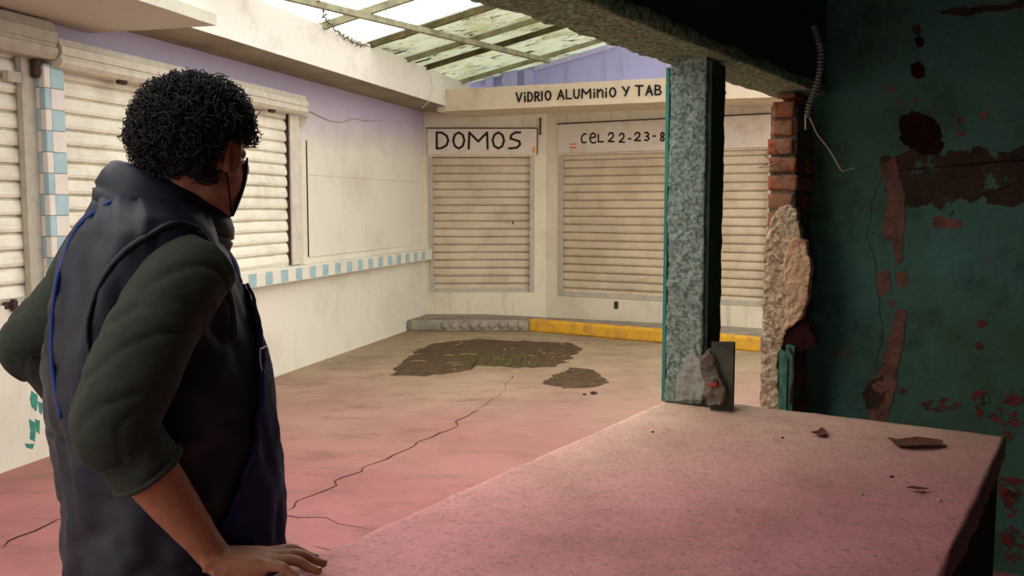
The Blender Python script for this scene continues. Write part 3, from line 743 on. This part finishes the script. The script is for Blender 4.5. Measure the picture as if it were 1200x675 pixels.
bm = bmesh.new()
cp = [PX(x, y) for x, y in ((915, 384), (950, 378), (956, 402), (934, 412), (918, 432), (914, 462), (908, 440), (912, 405))]
extrude_poly(bm, PF, ragged(cp, .02, .012, 4), -.01, .012); obj('cavity', bm, MHOLE, t)
for i, (xa, xb, ya, yb) in enumerate(((916, 921, 408, 479), (925, 932, 402, 482), (922, 925, 415, 480))):
    bm = bmesh.new(); q0 = PX(xa, ya); q1 = PX(xb, yb)
    extrude_poly(bm, PF, ragged([(q0[0], q0[1]), (q1[0], q0[1]-.01), (q1[0]+.003, 0), (q0[0], 0)], .03, .004, i), .0, .03+.01*i); obj('green_jamb', bm, MGRN, t)
bm = bmesh.new(); pts = [PX(x, y) for x, y in ((928, 405), (933, 415), (934, 440), (931, 455), (929, 470))]
tube(bm, [PF.P(u, .05, zz) for u, zz in pts], .006, 6); obj('steel_rod', bm, MRUST, t)
bm = bmesh.new()
for pth in (((898, 182), (908, 190), (896, 196)), ((918, 191), (905, 196), (893, 197))):
    tube(bm, [PF.P(*[PX(x, y)[0], .03+.01*i, PX(x, y)[1]]) for i, (x, y) in enumerate(pth)], .0018, 4)
obj('wire_end', bm, MRUST, t)

# corrugated conduit with bare wire
t = thing('flexible_conduit', 'grey corrugated conduit hanging from the dark wall beside the brick pillar', 'conduit')
cpx = [(953, 30), (958, 42), (962, 58), (962, 76), (960, 92), (955, 108), (949, 122), (946, 138)]
base = 3.62; pts = [atY(x, y, base) for x, y in cpx]
dense = []
for i in range(len(pts)-1):
    for j in range(20): dense.append(pts[i].lerp(pts[i+1], j/20))
dense.append(pts[-1])
bm = bmesh.new(); tube(bm, dense, [.0105+.0045*math.sin(i*PI/2.5) for i in range(len(dense))], 10); obj('sleeve', bm, MCON, t, True)
bm = bmesh.new(); tube(bm, [atY(x, y, base) for x, y in ((948, 136), (958, 158), (968, 170), (976, 182), (984, 197), (988, 201), (993, 199), (1001, 197))], .0028, 5); obj('wire', bm, MWIR, t)
bm = bmesh.new(); tube(bm, [atY(x, y, base) for x, y in ((944, 136), (944, 152))], .003, 5); obj('wire', bm, MWIR, t)
# loose hook under the dark wall
bm = bmesh.new(); HK = Frame(Wf.P(0, .16, 0), WA)
hk = [(853, 5), (854, 14), (851, 22), (848, 28), (852, 29)]
tube(bm, [HK.P(HK.uv(x, y, .0)[0], .012, HK.uv(x, y, .0)[1]) for x, y in hk], .005, 6)
tag(obj('wall_hook', bm, MCON), 'small bent hook on the dark green wall above the post', 'hook')

# peeled patches on the teal wall: ragged outline broken up further by a fractal mask
def flaky(name, a, b, lo, hi, sc):
    m = M(name, .95, .15)
    m.color(m.mix(m.ramp(m.noise(9, 7, .7), .38, .62), lin(a), lin(b))); m.bump(m.noise(40, 5, .7), .5, .01)
    k = m.ramp(m.noise(sc, 8, .72), lo, hi); tr = m.N('ShaderNodeBsdfTransparent'); mx = m.N('ShaderNodeMixShader')
    out = [n for n in m.t.nodes if n.type == 'OUTPUT_MATERIAL'][0]
    m.link(k, mx.inputs[0]); m.link(tr.outputs[0], mx.inputs[1]); m.link(m.b.outputs[0], mx.inputs[2]); m.link(mx.outputs[0], out.inputs[0]); return m.m
MPEEL = flaky('flaking pinkish plaster', (138, 98, 86), (92, 70, 60), .33, .40, 16)
MBRN = flaky('flaking brown render', (86, 66, 52), (50, 48, 40), .36, .46, 9)
def peel(pxs, mat, seed, name='peeled_patch', dn=.003, step=.025, amp=.03):
    step = .009; amp = amp*1.5
    pts = ragged([T.uv(x, y) for x, y in pxs], step, amp, seed); bm = bmesh.new(); extrude_poly(bm, T, pts, -.001, dn); obj(name, bm, mat, wall_teal)
peel([(1040,182),(1075,172),(1140,176),(1215,168),(1260,180),(1260,235),(1200,238),(1150,236),(1110,246),(1075,245),(1045,240),(1037,210)], MBRN, 11)
peel([(1034,190),(1048,186),(1058,215),(1062,250),(1060,285),(1054,308),(1048,306),(1046,292),(1034,280),(1032,262),(1040,240),(1036,215)], MPEEL, 12, dn=.004, amp=.014)
peel([(1028,322),(1042,316),(1046,328),(1042,342),(1030,344)], MPEEL, 13, dn=.004, amp=.01)
peel([(1050,318),(1062,316),(1066,330),(1058,340),(1050,332)], MPEEL, 14, dn=.004, amp=.01)
peel([(1042,352),(1048,350),(1050,360),(1044,362)], MPEEL, 15, dn=.004, amp=.008)
peel([(1052,362),(1062,362),(1060,385),(1054,415),(1050,440),(1046,470),(1040,500),(1018,498),(1016,470),(1022,445),(1032,425),(1036,400),(1044,378)], MPEEL, 16, dn=.004, amp=.012)
peel([(1018,446),(1036,440),(1040,460),(1030,480),(1014,478),(1013,460)], MBRN, 17, dn=.006, amp=.012)
peel([(1057,136),(1070,129),(1088,134),(1103,150),(1104,170),(1098,180),(1080,181),(1062,172),(1054,158)], MHOLE, 18, 'wall_hole', .005, .03, .015)
peel([(1069,76),(1077,73),(1084,78),(1084,90),(1076,93),(1069,88)], MHOLE, 19, 'wall_hole', .005, .02, .008)
peel([(1072,44),(1078,42),(1082,47),(1080,54),(1074,54)], MHOLE, 20, 'wall_hole', .005, .02, .006)
peel([(1070,32),(1080,28),(1084,36),(1079,43),(1072,42)], MBRN, 21, dn=.004, amp=.01)
peel([(1100,14),(1130,8),(1150,9),(1200,-4),(1240,-8),(1240,2),(1190,10),(1150,16),(1120,18),(1102,19)], MBRN, 22, dn=.003, amp=.012)
peel([(1040,103),(1046,102),(1046,110),(1041,110)], MPEEL, 23, dn=.003, amp=.008)
MRED = flaky('flaking red brick dust', (132, 62, 56), (92, 52, 46), .46, .53, 26)
for i, (x, y, w, h) in enumerate(((1150, 466, 8, 6), (1152, 480, 6, 8), (1172, 486, 14, 4), (1190, 466, 12, 8), (1100, 476, 16, 5), (1062, 456, 5, 3), (1185, 500, 8, 10), (1185, 572, 18, 10), (1182, 590, 7, 12),
                                  (1150, 378, 4, 3), (1122, 394, 2, 2), (1148, 408, 3, 4), (1156, 133, 4, 3), (1125, 140, 4, 4), (1128, 156, 4, 4), (1160, 302, 2, 2), (1110, 262, 12, 6), (1190, 640, 10, 16), (1196, 700, 10, 10), (1033, 70, 2, 2), (1052, 120, 2, 3), (1074, 118, 3, 3), (1105, 470, 3, 3))):
    w *= 1.5; h *= 1.5
    peel([(x-w, y-h*.6), (x-w*.2, y-h), (x+w, y-h*.4), (x+w*.8, y+h*.7), (x, y+h), (x-w*.9, y+h*.5)], MRED if y > 350 else MPEEL, 30+i, dn=.0035, step=.015, amp=.012)
bm = bmesh.new(); pts = ragged([T.uv(x, y) for x, y in ((1036, 190), (1022, 240), (1018, 275), (1024, 310), (1030, 345), (1034, 380), (1030, 410), (1024, 440))], .03, .012, 6, False)
ribbon(bm, T, pts, .003, -.001, .001); obj('wall_crack', bm, MCRK, wall_teal)
#PERSON
# ================================================================ THE MAN AT THE COUNTER
def catmull(pts, rs, k=8):
    P = [V(p) for p in pts]; out = []; ro = []
    P = [P[0]*2-P[1]]+P+[P[-1]*2-P[-2]]; R = [rs[0]]+list(rs)+[rs[-1]]
    for i in range(1, len(P)-2):
        for j in range(k):
            t = j/k; a, b, c, d = P[i-1:i+3]
            out.append(.5*((2*b)+(c-a)*t+(2*a-5*b+4*c-d)*t*t+(3*b-a-3*c+d)*t**3)); ro.append(R[i]+(R[i+1]-R[i])*t)
    out.append(P[-2]); ro.append(R[-2]); return out, ro
def limb(bm, pts, rs, k=8, sides=20, fold=0, cap=True, seed=0, flatten=1.0, fl_axis=None):
    path, rr = catmull(pts, rs, k); rings = []; t0 = (path[1]-path[0]).normalized(); a = t0.orthogonal().normalized(); dist = 0
    for i, p in enumerate(path):
        t = (path[min(i+1, len(path)-1)]-path[max(i-1, 0)]).normalized(); a = (a-t*a.dot(t)).normalized(); b = t.cross(a)
        if i: dist += (p-path[i-1]).length
        ring = []
        for s in range(sides):
            th = 2*PI*s/sides; d = a*math.cos(th)+b*math.sin(th)
            if fl_axis is not None: q = d-fl_axis*d.dot(fl_axis)*(1-flatten)
            else: q = d
            r = rr[i]
            if fold: r += fold*(.35*noise.noise(V((d.x*1.3, d.y*1.3, dist*20+d.z*2.0+seed)))-1.1*max(0, .16-abs(noise.noise(V((d.x*.55+d.z*.3, d.y*.55, dist*15+d.x*1.0+seed)))))*5+.10*noise.noise(V((d.x*3, d.y*3, dist*55+seed))))
            ring.append(bm.verts.new(p+q*r))
        rings.append(ring)
    for i in range(len(rings)-1):
        for s in range(sides): bm.faces.new([rings[i][s], rings[i][(s+1) % sides], rings[i+1][(s+1) % sides], rings[i+1][s]])
    if cap: bm.faces.new(rings[0][::-1]); bm.faces.new(rings[-1])
    return bm
def ellips(bm, c, r, M3, sub=3):
    m = Matrix.Translation(c) @ M3.to_4x4() @ Matrix.Diagonal((*r, 1)); bmesh.ops.create_icosphere(bm, subdivisions=sub, radius=1, matrix=m)
man = thing('person', 'man with curly black hair, navy vest and blue apron, hand on the counter', 'person')
MSKIN = flat('warm brown skin', (148, 96, 70), .6, .35, .10, 40, .25)
MHAIR = flat('black brown hair', (20, 15, 12), .65, .3, .1, 60)
MVEST = flat('navy nylon vest', (13, 17, 34), .55, .4, .12, 12, .12)
MSLV = flat('charcoal green sweater', (50, 54, 46), .9, .2, .12, 90, .3)
MAPR = flat('navy blue apron cloth', (24, 29, 66), .8, .25, .12, 30, .15)
MSTR = flat('bright blue strap', (24, 50, 120), .7, .3)
MTRO = flat('dark trousers', (28, 30, 40), .9, .2)
MSHO = flat('black shoe leather', (20, 18, 18), .5, .5)
MMASK = flat('black face mask', (18, 17, 22), .8, .2)
MWHT = flat('white stitching', (180, 178, 196), .8)
phi = math.radians(60); fv = V((math.sin(phi), math.cos(phi), 0)); rv = V((math.cos(phi), -math.sin(phi), 0)); Y0 = 1.80
levels = [(222, 122, 214, .075), (231, 108, 226, .095), (240, 99, 238, .125), (252, 90, 248, .158), (270, 77, 257, .178), (300, 64, 268, .186), (350, 55, 284, .188), (400, 51, 298, .192),
          (450, 53, 311, .196), (500, 58, 320, .198), (560, 66, 325, .20), (620, 71, 328, .20), (700, 74, 330, .20), (770, 78, 326, .195)]
def lvl(y):
    for i in range(len(levels)-1):
        if y <= levels[i+1][0]: break
    a, b = levels[i], levels[i+1]; t = (y-a[0])/(b[0]-a[0]); g = [a[k]+(b[k]-a[k])*t for k in range(4)]
    c = atY((g[1]+g[2])/2+5, y, Y0); hw = (g[2]-g[1])/2*Y0/FPX*.93; bb = g[3]*.95
    aa = math.sqrt(max(.004, hw*hw-(bb*rv.x)**2))/fv.x
    return c, aa, bb
def tp(y, th, off=0, wr=0):
    c, a, b = lvl(y); ct, st = math.cos(th), math.sin(th); e = 2/2.25
    x = math.copysign(abs(ct)**e, ct)*(a+off); z = math.copysign(abs(st)**e, st)*(b+off)
    d = fv*x+rv*z; p = c+d
    if wr:
        n = d.normalized(); q = V((th*1.2, c.z*5.0+th*1.3, 2))
        p += n*(wr*1.15*(noise.noise(q*1.6)+.8*noise.noise(V((th*5, c.z*9-th*4, 5)))+.25*noise.noise(V((th*14, c.z*26, 9)))))
        p += n*(-wr*.9*max(0, .12-abs(noise.noise(V((th*2.2+c.z*3, c.z*6-th*1.5, 11)))))*4)
    return p
def torso(name, mat, off, wr, ys, th0=0, th1=2*PI, nth=72, parent=man):
    bm = bmesh.new(); rings = []; full = abs(th1-th0-2*PI) < 1e-6 if not callable(th1) else False
    for y in ys:
        t1 = th1(y) if callable(th1) else th1; m = nth if full else nth+1
        rings.append([bm.verts.new(tp(y, th0+(t1-th0)*k/nth, off, wr)) for k in range(m)])
    for i in range(len(rings)-1):
        for k in range(nth): bm.faces.new([rings[i][k], rings[i][(k+1) % len(rings[i])], rings[i+1][(k+1) % len(rings[i])], rings[i+1][k]])
    if full: bm.faces.new(rings[0]); bm.faces.new(rings[-1][::-1])
    return bm
ys = [222+i*4 for i in range(138)]
bm = torso('vest', MVEST, 0, .010, ys); bvh = BVHTree.FromBMesh(bm); obj('vest', bm, MVEST, man, True)
def onvest(x, y, off=.004, Y=1.7):
    p = atY(x, y, Y); r = ray(x, y).normalized(); h = bvh.ray_cast(C0, r)
    if h[0] is not None: return h[0]-r*0+h[1]*(off if h[1].dot(r) < 0 else -off)
    h = bvh.find_nearest(atY(x, y, Y0)); n = h[1]
    return h[0]+(h[0]-lvl(min(y, 750))[0]).normalized()*off
# armhole edge
cp, _ = catmull([onvest(x, y) for x, y in ((232, 268), (205, 262), (176, 276), (150, 292), (126, 318), (110, 350), (102, 390), (110, 440))], [.01]*8, 6)
bm = bmesh.new(); tube(bm, cp, .007, 8); obj('armhole_edge', bm, MVEST, man, True)
cp, _ = catmull([onvest(x, y) for x, y in ((232, 268), (248, 290), (262, 320), (272, 360), (276, 400))], [.01]*5, 6)
bm = bmesh.new(); tube(bm, cp, .006, 8); obj('armhole_edge', bm, MVEST, man, True)
# collar: thick standing band, tilted forward
cc = atY(195, 250, 1.81); ax1 = fv*.114+V((0, 0, -.050)); ax2 = rv*.082; up = (V((0, 0, 1))+fv*.28).normalized()
bm = bmesh.new(); N = 64; rings = []
prof = [(-.030, .012), (-.020, .013), (-.008, .014), (-.004, .008), (.004, .014), (.03, .013), (.052, .008), (.058, .0), (.052, -.006), (.03, -.010), (-.01, -.012), (-.030, -.008)]
for k in range(N):
    th = 2*PI*k/N; d = (ax1*math.cos(th)+ax2*math.sin(th)); nd = d.normalized(); hh = 1.0-.25*max(0, math.cos(th))
    rings.append([bm.verts.new(cc+d*(1-.10*max(0, h)/.058)+up*h*hh+nd*(o+.003*noise.noise(V((th*3, h*30, 4))))) for h, o in prof])
for k in range(N):
    for j in range(len(prof)): bm.faces.new([rings[k][j], rings[(k+1) % N][j], rings[(k+1) % N][(j+1) % len(prof)], rings[k][(j+1) % len(prof)]])
o = obj('collar', bm, MVEST, man, True)
# apron: bib and skirt over the front, strap across the back
edge = lambda y: math.radians(12+(y-335)*.26 if y < 600 else 81+(y-600)*.12)
ya = [335+i*6 for i in range(70)]
bm = torso('apron', MAPR, .010, .008, ya, th0=math.radians(-75), th1=edge, nth=40)
bva = BVHTree.FromBMesh(bm); ap = obj('apron', bm, MAPR, man, True); md = ap.modifiers.new('t', 'SOLIDIFY'); md.thickness = .004
bm = bmesh.new(); tube(bm, [tp(y, edge(y), .014, .008) for y in ya], .004, 6); obj('apron_hem', bm, MAPR, ap, True)
bm = bmesh.new(); a0_ = math.radians(4); tube(bm, [tp(336-i*6, a0_-i*.03, .012, .010) for i in range(14)], .009, 8); obj('apron_strap', bm, MSTR, ap, True)
sp = [onvest(x, y, .002) for x, y in ((168, 226), (150, 229), (128, 238), (106, 252), (90, 268), (78, 292), (69, 320), (64, 350), (61, 385), (61, 420), (65, 455), (72, 490))]
cp, _ = catmull(sp, [.01]*len(sp), 5)
bm = bmesh.new(); tube(bm, cp, .0042, 8); obj('apron_strap', bm, MSTR, ap, True)
hb = bva.find_nearest(atY(296, 408, 1.72))[0]; nb = (hb-lvl(408)[0]); nb.z = 0; nb.normalize(); sb = V((nb.y, -nb.x, 0))
bm = bmesh.new(); loop = [hb+nb*.004+sb*x+V((0, 0, z)) for x, z in ((-.02, .022), (.02, .022), (.022, .0), (.014, -.02), (0, -.028), (-.014, -.02), (-.022, 0), (-.02, .022))]
tube(bm, loop, .0016, 5); obj('badge', bm, MWHT, ap)

# head frame
ps = math.radians(22); hf = V((math.sin(ps), math.cos(ps), -.10)).normalized(); hr = V((math.cos(ps), -math.sin(ps), 0)); hu = hr.cross(hf)
HM = Matrix((hr, hf, hu)).transposed(); HC = atY(231, 173, 1.80); HS = 1.08
def hp(x, y, z): return HC+(hr*x+hf*y+hu*z)*HS
body = bmesh.new()
def he(c, r, sub=3): ellips(body, hp(*c), tuple(k*HS for k in r), HM, sub)
he((0, -.004, .016), (.076, .089, .094), 4); he((0, .03, -.045), (.064, .068, .07)); he((0, .048, -.088), (.046, .045, .036)); he((0, .068, -.104), (.022, .022, .018))
he((0, .094, -.018), (.011, .022, .026)); he((0, .104, -.032), (.017, .014, .012)); he((.034, .068, -.03), (.024, .02, .022)); he((-.034, .068, -.03), (.024, .02, .022))
he((0, .086, -.062), (.024, .014, .006)); he((0, .084, -.072), (.022, .014, .007)); he((.03, .072, .018), (.026, .018, .010)); he((-.03, .072, .018), (.026, .018, .010))
for s in (1, -1):
    loop = [hp(s*(.078+.010*abs(math.cos(t))), -.004+.017*math.cos(t)-.008, -.018+.031*math.sin(t)) for t in [i*2*PI/14 for i in range(15)]]
    tube(body, loop, .0058, 8); he((s*.078, -.008, -.018), (.007, .015, .027)); he((s*.081, .0, -.045), (.006, .008, .010))
limb(body, [atY(190, 275, 1.81), atY(200, 240, 1.81), atY(214, 212, 1.81), HC+hu*-.02-hf*.015], [.085, .068, .064, .066])
# trunk inside the clothes
rg = []
for y in range(245, 800, 12):
    yy = min(y, 768); c, a, b = lvl(yy); c = c.copy()
    rg.append([body.verts.new(c+fv*math.cos(2*PI*k/32)*(a-.03)+rv*math.sin(2*PI*k/32)*(b-.03)) for k in range(32)]) if y <= 768 else None
for i in range(len(rg)-1):
    for k in range(32): body.faces.new([rg[i][k], rg[i][(k+1) % 32], rg[i+1][(k+1) % 32], rg[i+1][k]])
body.faces.new(rg[0][::-1]); body.faces.new(rg[-1])
hipc = lvl(768)[0]; hipz = hipc.z
legs = []
for s in (1, -1):
    h0 = V((hipc.x, hipc.y, hipz+.05))+rv*s*.095; kn = V((hipc.x, hipc.y, .46))+rv*s*.105+fv*.03; an = V((hipc.x, hipc.y, .09))+rv*s*.11-fv*.02
    legs.append((h0, kn, an)); limb(body, [h0, (h0+kn)/2, kn, (kn+an)/2, an, an-V((0, 0, .05))], [.095, .08, .06, .055, .04, .04])
    limb(body, [an-fv*.05+V((0, 0, -.045)), an+fv*.06+V((0, 0, -.05)), an+fv*.16+V((0, 0, -.055))], [.032, .036, .025], sides=14)
# right arm and hand, palm on the counter
Sh = atY(218, 322, 1.66); El = atY(128, 492, 1.53); WR = atz(250, 650, .893)
d0 = (WR-El)
limb(body, [Sh, Sh.lerp(El, .5)+V((-.02, 0, 0)), El], [.06, .055, .048])
limb(body, [El, El+d0*.12, El+d0*.32, El+d0*.62, El+d0*.88, WR], [.044, .050, .050, .041, .031, .029], sides=24)
D = V((.955, .22, 0)).normalized(); S = V((-D.y, D.x, 0))
def hpnt(x, s, z): return V((WR.x, WR.y, CT))+D*x+S*s+V((0, 0, z))
# palm: a few overlapping metacarpal chains make a broad, slightly arched back of the hand
for s0, s1 in ((.014, .034), (.006, .012), (-.006, -.011), (-.014, -.032)):
    limb(body, [hpnt(-.015, s0*.8, .048), hpnt(.02, s0, .043), hpnt(.06, (s0+s1)/2, .038), hpnt(.095, s1, .033+(.005 if abs(s1) < .02 else 0))], [.023, .021, .018, .0150], k=6, sides=14)
for s0 in (.0, .02, -.02): limb(body, [hpnt(.0, s0*.8, .03), hpnt(.05, s0, .020), hpnt(.085, s0*1.2, .020)], [.020, .019, .016], k=5, sides=12)
fing = [((.095, .034), 9, (.045, .027, .022), .0100), ((.099, .012), 1, (.050, .031, .024), .0102), ((.096, -.011), -6, (.046, .029, .023), .0097), ((.086, -.032), -16, (.036, .022, .020), .0088)]
nails = []
for (x, s), ang, ln, r in fing:
    a = math.radians(ang); dx, ds = math.cos(a), math.sin(a); z = .034; pts = [hpnt(x-.012, s, .034)]; px_, s_ = x, s
    pts.append(hpnt(px_, s_, .0345))
    for l, zz in zip(ln, (.036, .021, .0115)):
        px_ += l*dx*.96; s_ += l*ds*.96; pts.append(hpnt(px_, s_, zz))
    limb(body, pts, [r*1.25, r*1.28, r*1.10, r*.98, r*.80], k=6, sides=14); nails.append((pts[-1], pts[-2], r))
tpth = [hpnt(.012, .030, .032), hpnt(.040, .052, .026), hpnt(.070, .066, .018), hpnt(.098, .074, .013)]
limb(body, tpth, [.021, .0165, .0125, .0095], k=6, sides=14); nails.append((tpth[-1], tpth[-2], .0115))
# left arm, hand on the far hip
Sl = lvl(285)[0]-rv*.165; Ell = atY(38, 402, 1.97); Wl = atY(118, 505, 2.03)
limb(body, [Sl, Sl.lerp(Ell, .5), Ell], [.06, .052, .046]); limb(body, [Ell, Ell.lerp(Wl, .5), Wl], [.044, .038, .028])
dl = (lvl(540)[0]-rv*.2+fv*.09-Wl).normalized()
limb(body, [Wl, Wl+dl*.05, Wl+dl*.09], [.03, .036, .034], sides=14)
for i in range(4): limb(body, [Wl+dl*.08+V((0, 0, .027-i*.018)), Wl+dl*.125+V((0, 0, .03-i*.022)), Wl+dl*.165+V((0, 0, .028-i*.024))+rv*.01], [.0105, .0095, .0075], k=4, sides=10)
limb(body, [Wl+V((0, 0, .02)), Wl+dl*.03+V((0, 0, .05)), Wl+dl*.05+V((0, 0, .078))], [.015, .012, .009], k=4, sides=10)
bo = obj('body', body, MSKIN, man, True)
md = bo.modifiers.new('r', 'REMESH'); md.mode = 'VOXEL'; md.voxel_size = .0042; md.use_smooth_shade = True
md = bo.modifiers.new('s', 'SMOOTH'); md.factor = .5; md.iterations = 5
tx = bpy.data.textures.new('skin folds', 'CLOUDS'); tx.noise_scale = .011; tx.noise_depth = 2
md = bo.modifiers.new('d', 'DISPLACE'); md.texture = tx; md.strength = .0022; md.texture_coords = 'GLOBAL'
for i, (p, q, r) in enumerate(nails):
    d = (p-q).normalized(); bm = bmesh.new(); u = S.cross(d) if False else d.cross(S).normalized(); u = u if u.z > 0 else -u; sd = d.cross(u)
    m = Matrix((d, sd, u)).transposed(); ellips(bm, p-d*.006+u*(r*.70), (.0058, .0050, .0012), m, 2); obj('fingernail', bm, flat('fingernail', (150, 104, 84), .35, .5), bo, True)
# knuckle and wrist creases
for i, (x, s0, s1) in enumerate(((.004, .022, -.016), (.010, .018, -.020), (-.004, .020, -.01))):
    pass
# face: eyes and brows
for s in (1, -1):
    bm = bmesh.new(); ellips(bm, hp(s*.031, .076, .0), (.0135*HS, .012*HS, .0125*HS), HM, 3); e = obj('eye', bm, flat('eye white', (200, 196, 188), .3, .5), bo, True)
    bm = bmesh.new(); ellips(bm, hp(s*.031, .0855, .0), (.0055, .004, .0055), HM, 2); obj('iris', bm, MHAIR, e, True)
    bm = bmesh.new(); tube(bm, [hp(s*.014, .094, .024), hp(s*.03, .093, .030), hp(s*.05, .078, .024)], [.003, .005, .002], 8); obj('eyebrow', bm, MHAIR, bo, True)
# mask
bm = bmesh.new(); g = []
for i in range(13):
    row = []
    for j in range(25):
        az = math.radians(-56+112*j/24); zz = -.010-.105*i/12; w = .074-.020*(i/12)**2; dp = .078-.02*(i/12)**2+(.018 if abs(az) < .4 else .018*max(0, 1-(abs(az)-.4)*1.2))*(1-abs(i/12-.35))
        row.append(bm.verts.new(hp(w*math.sin(az), .012+dp*math.cos(az), zz)))
    g.append(row)
for i in range(12):
    for j in range(24): bm.faces.new([g[i][j], g[i][j+1], g[i+1][j+1], g[i+1][j]])
mk = obj('face_mask', bm, MMASK, man, True); md = mk.modifiers.new('t', 'SOLIDIFY'); md.thickness = .003; md.offset = 1
bm = bmesh.new(); s = 1
tube(bm, catmull([hp(.072, .03, -.012), hp(.080, .012, .010), hp(.084, -.014, .008), hp(.087, -.030, -.018), hp(.083, -.020, -.048), hp(.074, .0, -.080), hp(.060, .024, -.112)], [1]*7, 6)[0], .0022, 6); obj('ear_loop', bm, MMASK, mk, True)
bm = bmesh.new()
tube(bm, catmull([hp(-.072, .03, -.012), hp(-.080, .012, .010), hp(-.084, -.014, .008), hp(-.087, -.030, -.018), hp(-.083, -.020, -.048), hp(-.074, .0, -.080), hp(-.060, .024, -.112)], [1]*7, 6)[0], .0022, 6); obj('ear_loop', bm, MMASK, mk, True)
# hair
def hairmask(d):   # 1 where hair grows; d unit direction in head space
    x, y, z = d
    if z < -.86-.1*y: return 0
    if y > .50 and z < .48: return 0
    if y > -.10 and z < -.18: return 0
    if abs(x) > .68 and y > -.34 and z < -.10 and x > 0: return 0
    if abs(x) > .72 and y > -.36 and z < -.06: return 0
    return 1
def hairr(d):
    x, y, z = d; e = 2.15
    r = 1/((abs(x)/.108)**e+(abs(y)/.112)**e+(abs(z)/.110)**e)**(1/e)
    if z < -.4: r *= 1-.10*min(1, (-.4-z)/.5)
    return r
bm = bmesh.new(); bmesh.ops.create_icosphere(bm, subdivisions=6, radius=1)
hoff = V((-.001, -.008, .020))
for v in bm.verts:
    d = v.co.normalized(); mk_ = hairmask(d)
    r = hairr(d)-.006+.008*noise.noise(d*7)+.007*noise.noise(d*16)+.004*noise.noise(d*34)
    if not mk_: r = .05
    q = d*r+hoff; v.co = hp(q.x/HS, q.y/HS, q.z/HS)
hair = obj('hair', bm, MHAIR, man, True)
bm = bmesh.new(); rr_ = random.Random(11); n = 0
while n < 3000:
    d = V((rr_.gauss(0, 1), rr_.gauss(0, 1), rr_.gauss(0, 1))).normalized()
    if not hairmask(d) or d.y > .75: continue
    n += 1; r = hairr(d)-.004; q = d*r+hoff; p = hp(q.x/HS, q.y/HS, q.z/HS); nw = (hr*d.x+hf*d.y+hu*d.z)
    tg = nw.cross(V((rr_.gauss(0, 1), rr_.gauss(0, 1), rr_.gauss(0, 1)))).normalized(); ax = (nw*rr_.uniform(.0, .7)+tg).normalized(); b1 = ax.orthogonal().normalized(); b2 = ax.cross(b1)
    R = rr_.uniform(.005, .013)*(1 if rr_.random() < .85 else 1.4); tl = rr_.uniform(.006, .026); turns = rr_.uniform(.6, 1.5); ph = rr_.uniform(0, 6.28); K = 13
    tube(bm, [p+nw*(rr_.uniform(-.002, .003) if n % 4 else rr_.uniform(.002, .011))+ax*(tl*(i/K-.4))+(b1*math.cos(ph+turns*2*PI*i/K)+b2*math.sin(ph+turns*2*PI*i/K))*R for i in range(K+1)], [.0014*(1-.5*i/K) for i in range(K+1)], 4, False)
cu = obj('curls', bm, MHAIR, hair, True); cu['kind'] = 'stuff'
# sleeves
def wsleeve(name, pts, rs, seed):
    bm = bmesh.new(); limb(bm, pts, rs, k=16, sides=48, fold=.0055, cap=True, seed=seed); return obj(name, bm, MSLV, man, True)
cuf = El+d0*.30
sl = wsleeve('sweater_sleeve', [Sh+V((.02, .05, .02)), Sh+V((-.01, 0, -.02)), atY(180, 384, 1.61), atY(155, 440, 1.565), El+V((.006, 0, -.005)), El+d0*.12, El+d0*.24, El+d0*.36], [.066, .076, .078, .077, .072, .066, .062, .063], 3)
bm = bmesh.new(); dn = d0.normalized(); b1 = dn.orthogonal().normalized(); b2 = dn.cross(b1); c3 = El+d0*.352
tube(bm, [c3+(b1*math.cos(t)+b2*math.sin(t))*.061 for t in [i*2*PI/32 for i in range(33)]], .006, 8, False); obj('cuff', bm, MSLV, sl, True)
wsleeve('sweater_sleeve', [Sl+fv*.03, Sl-fv*.04, Sl.lerp(Ell, .6), Ell+V((0, 0, .0)), Ell.lerp(Wl, .25), Ell.lerp(Wl, .55)], [.07, .076, .074, .068, .058, .052], 8)
# trousers and shoes
bm = bmesh.new()
for s in (0, 1):
    h0, kn, an = legs[s]; limb(bm, [h0+V((0, 0, .04)), (h0+kn)/2, kn, (kn+an)/2, an+V((0, 0, -.03))], [.105, .098, .082, .074, .070], fold=.005, sides=32, seed=s*5)
tr = obj('trousers', bm, MTRO, man, True)
for s in (0, 1):
    an = legs[s][2]; bm = bmesh.new(); limb(bm, [an-fv*.075+V((0, 0, -.045)), an-fv*.05+V((0, 0, -.042)), an+fv*.05+V((0, 0, -.044)), an+fv*.15+V((0, 0, -.052)), an+fv*.205+V((0, 0, -.058))], [.03, .045, .046, .038, .022], sides=24)
    for v in bm.verts: v.co.z = max(v.co.z, .002)
    obj('shoe', bm, MSHO, man, True)
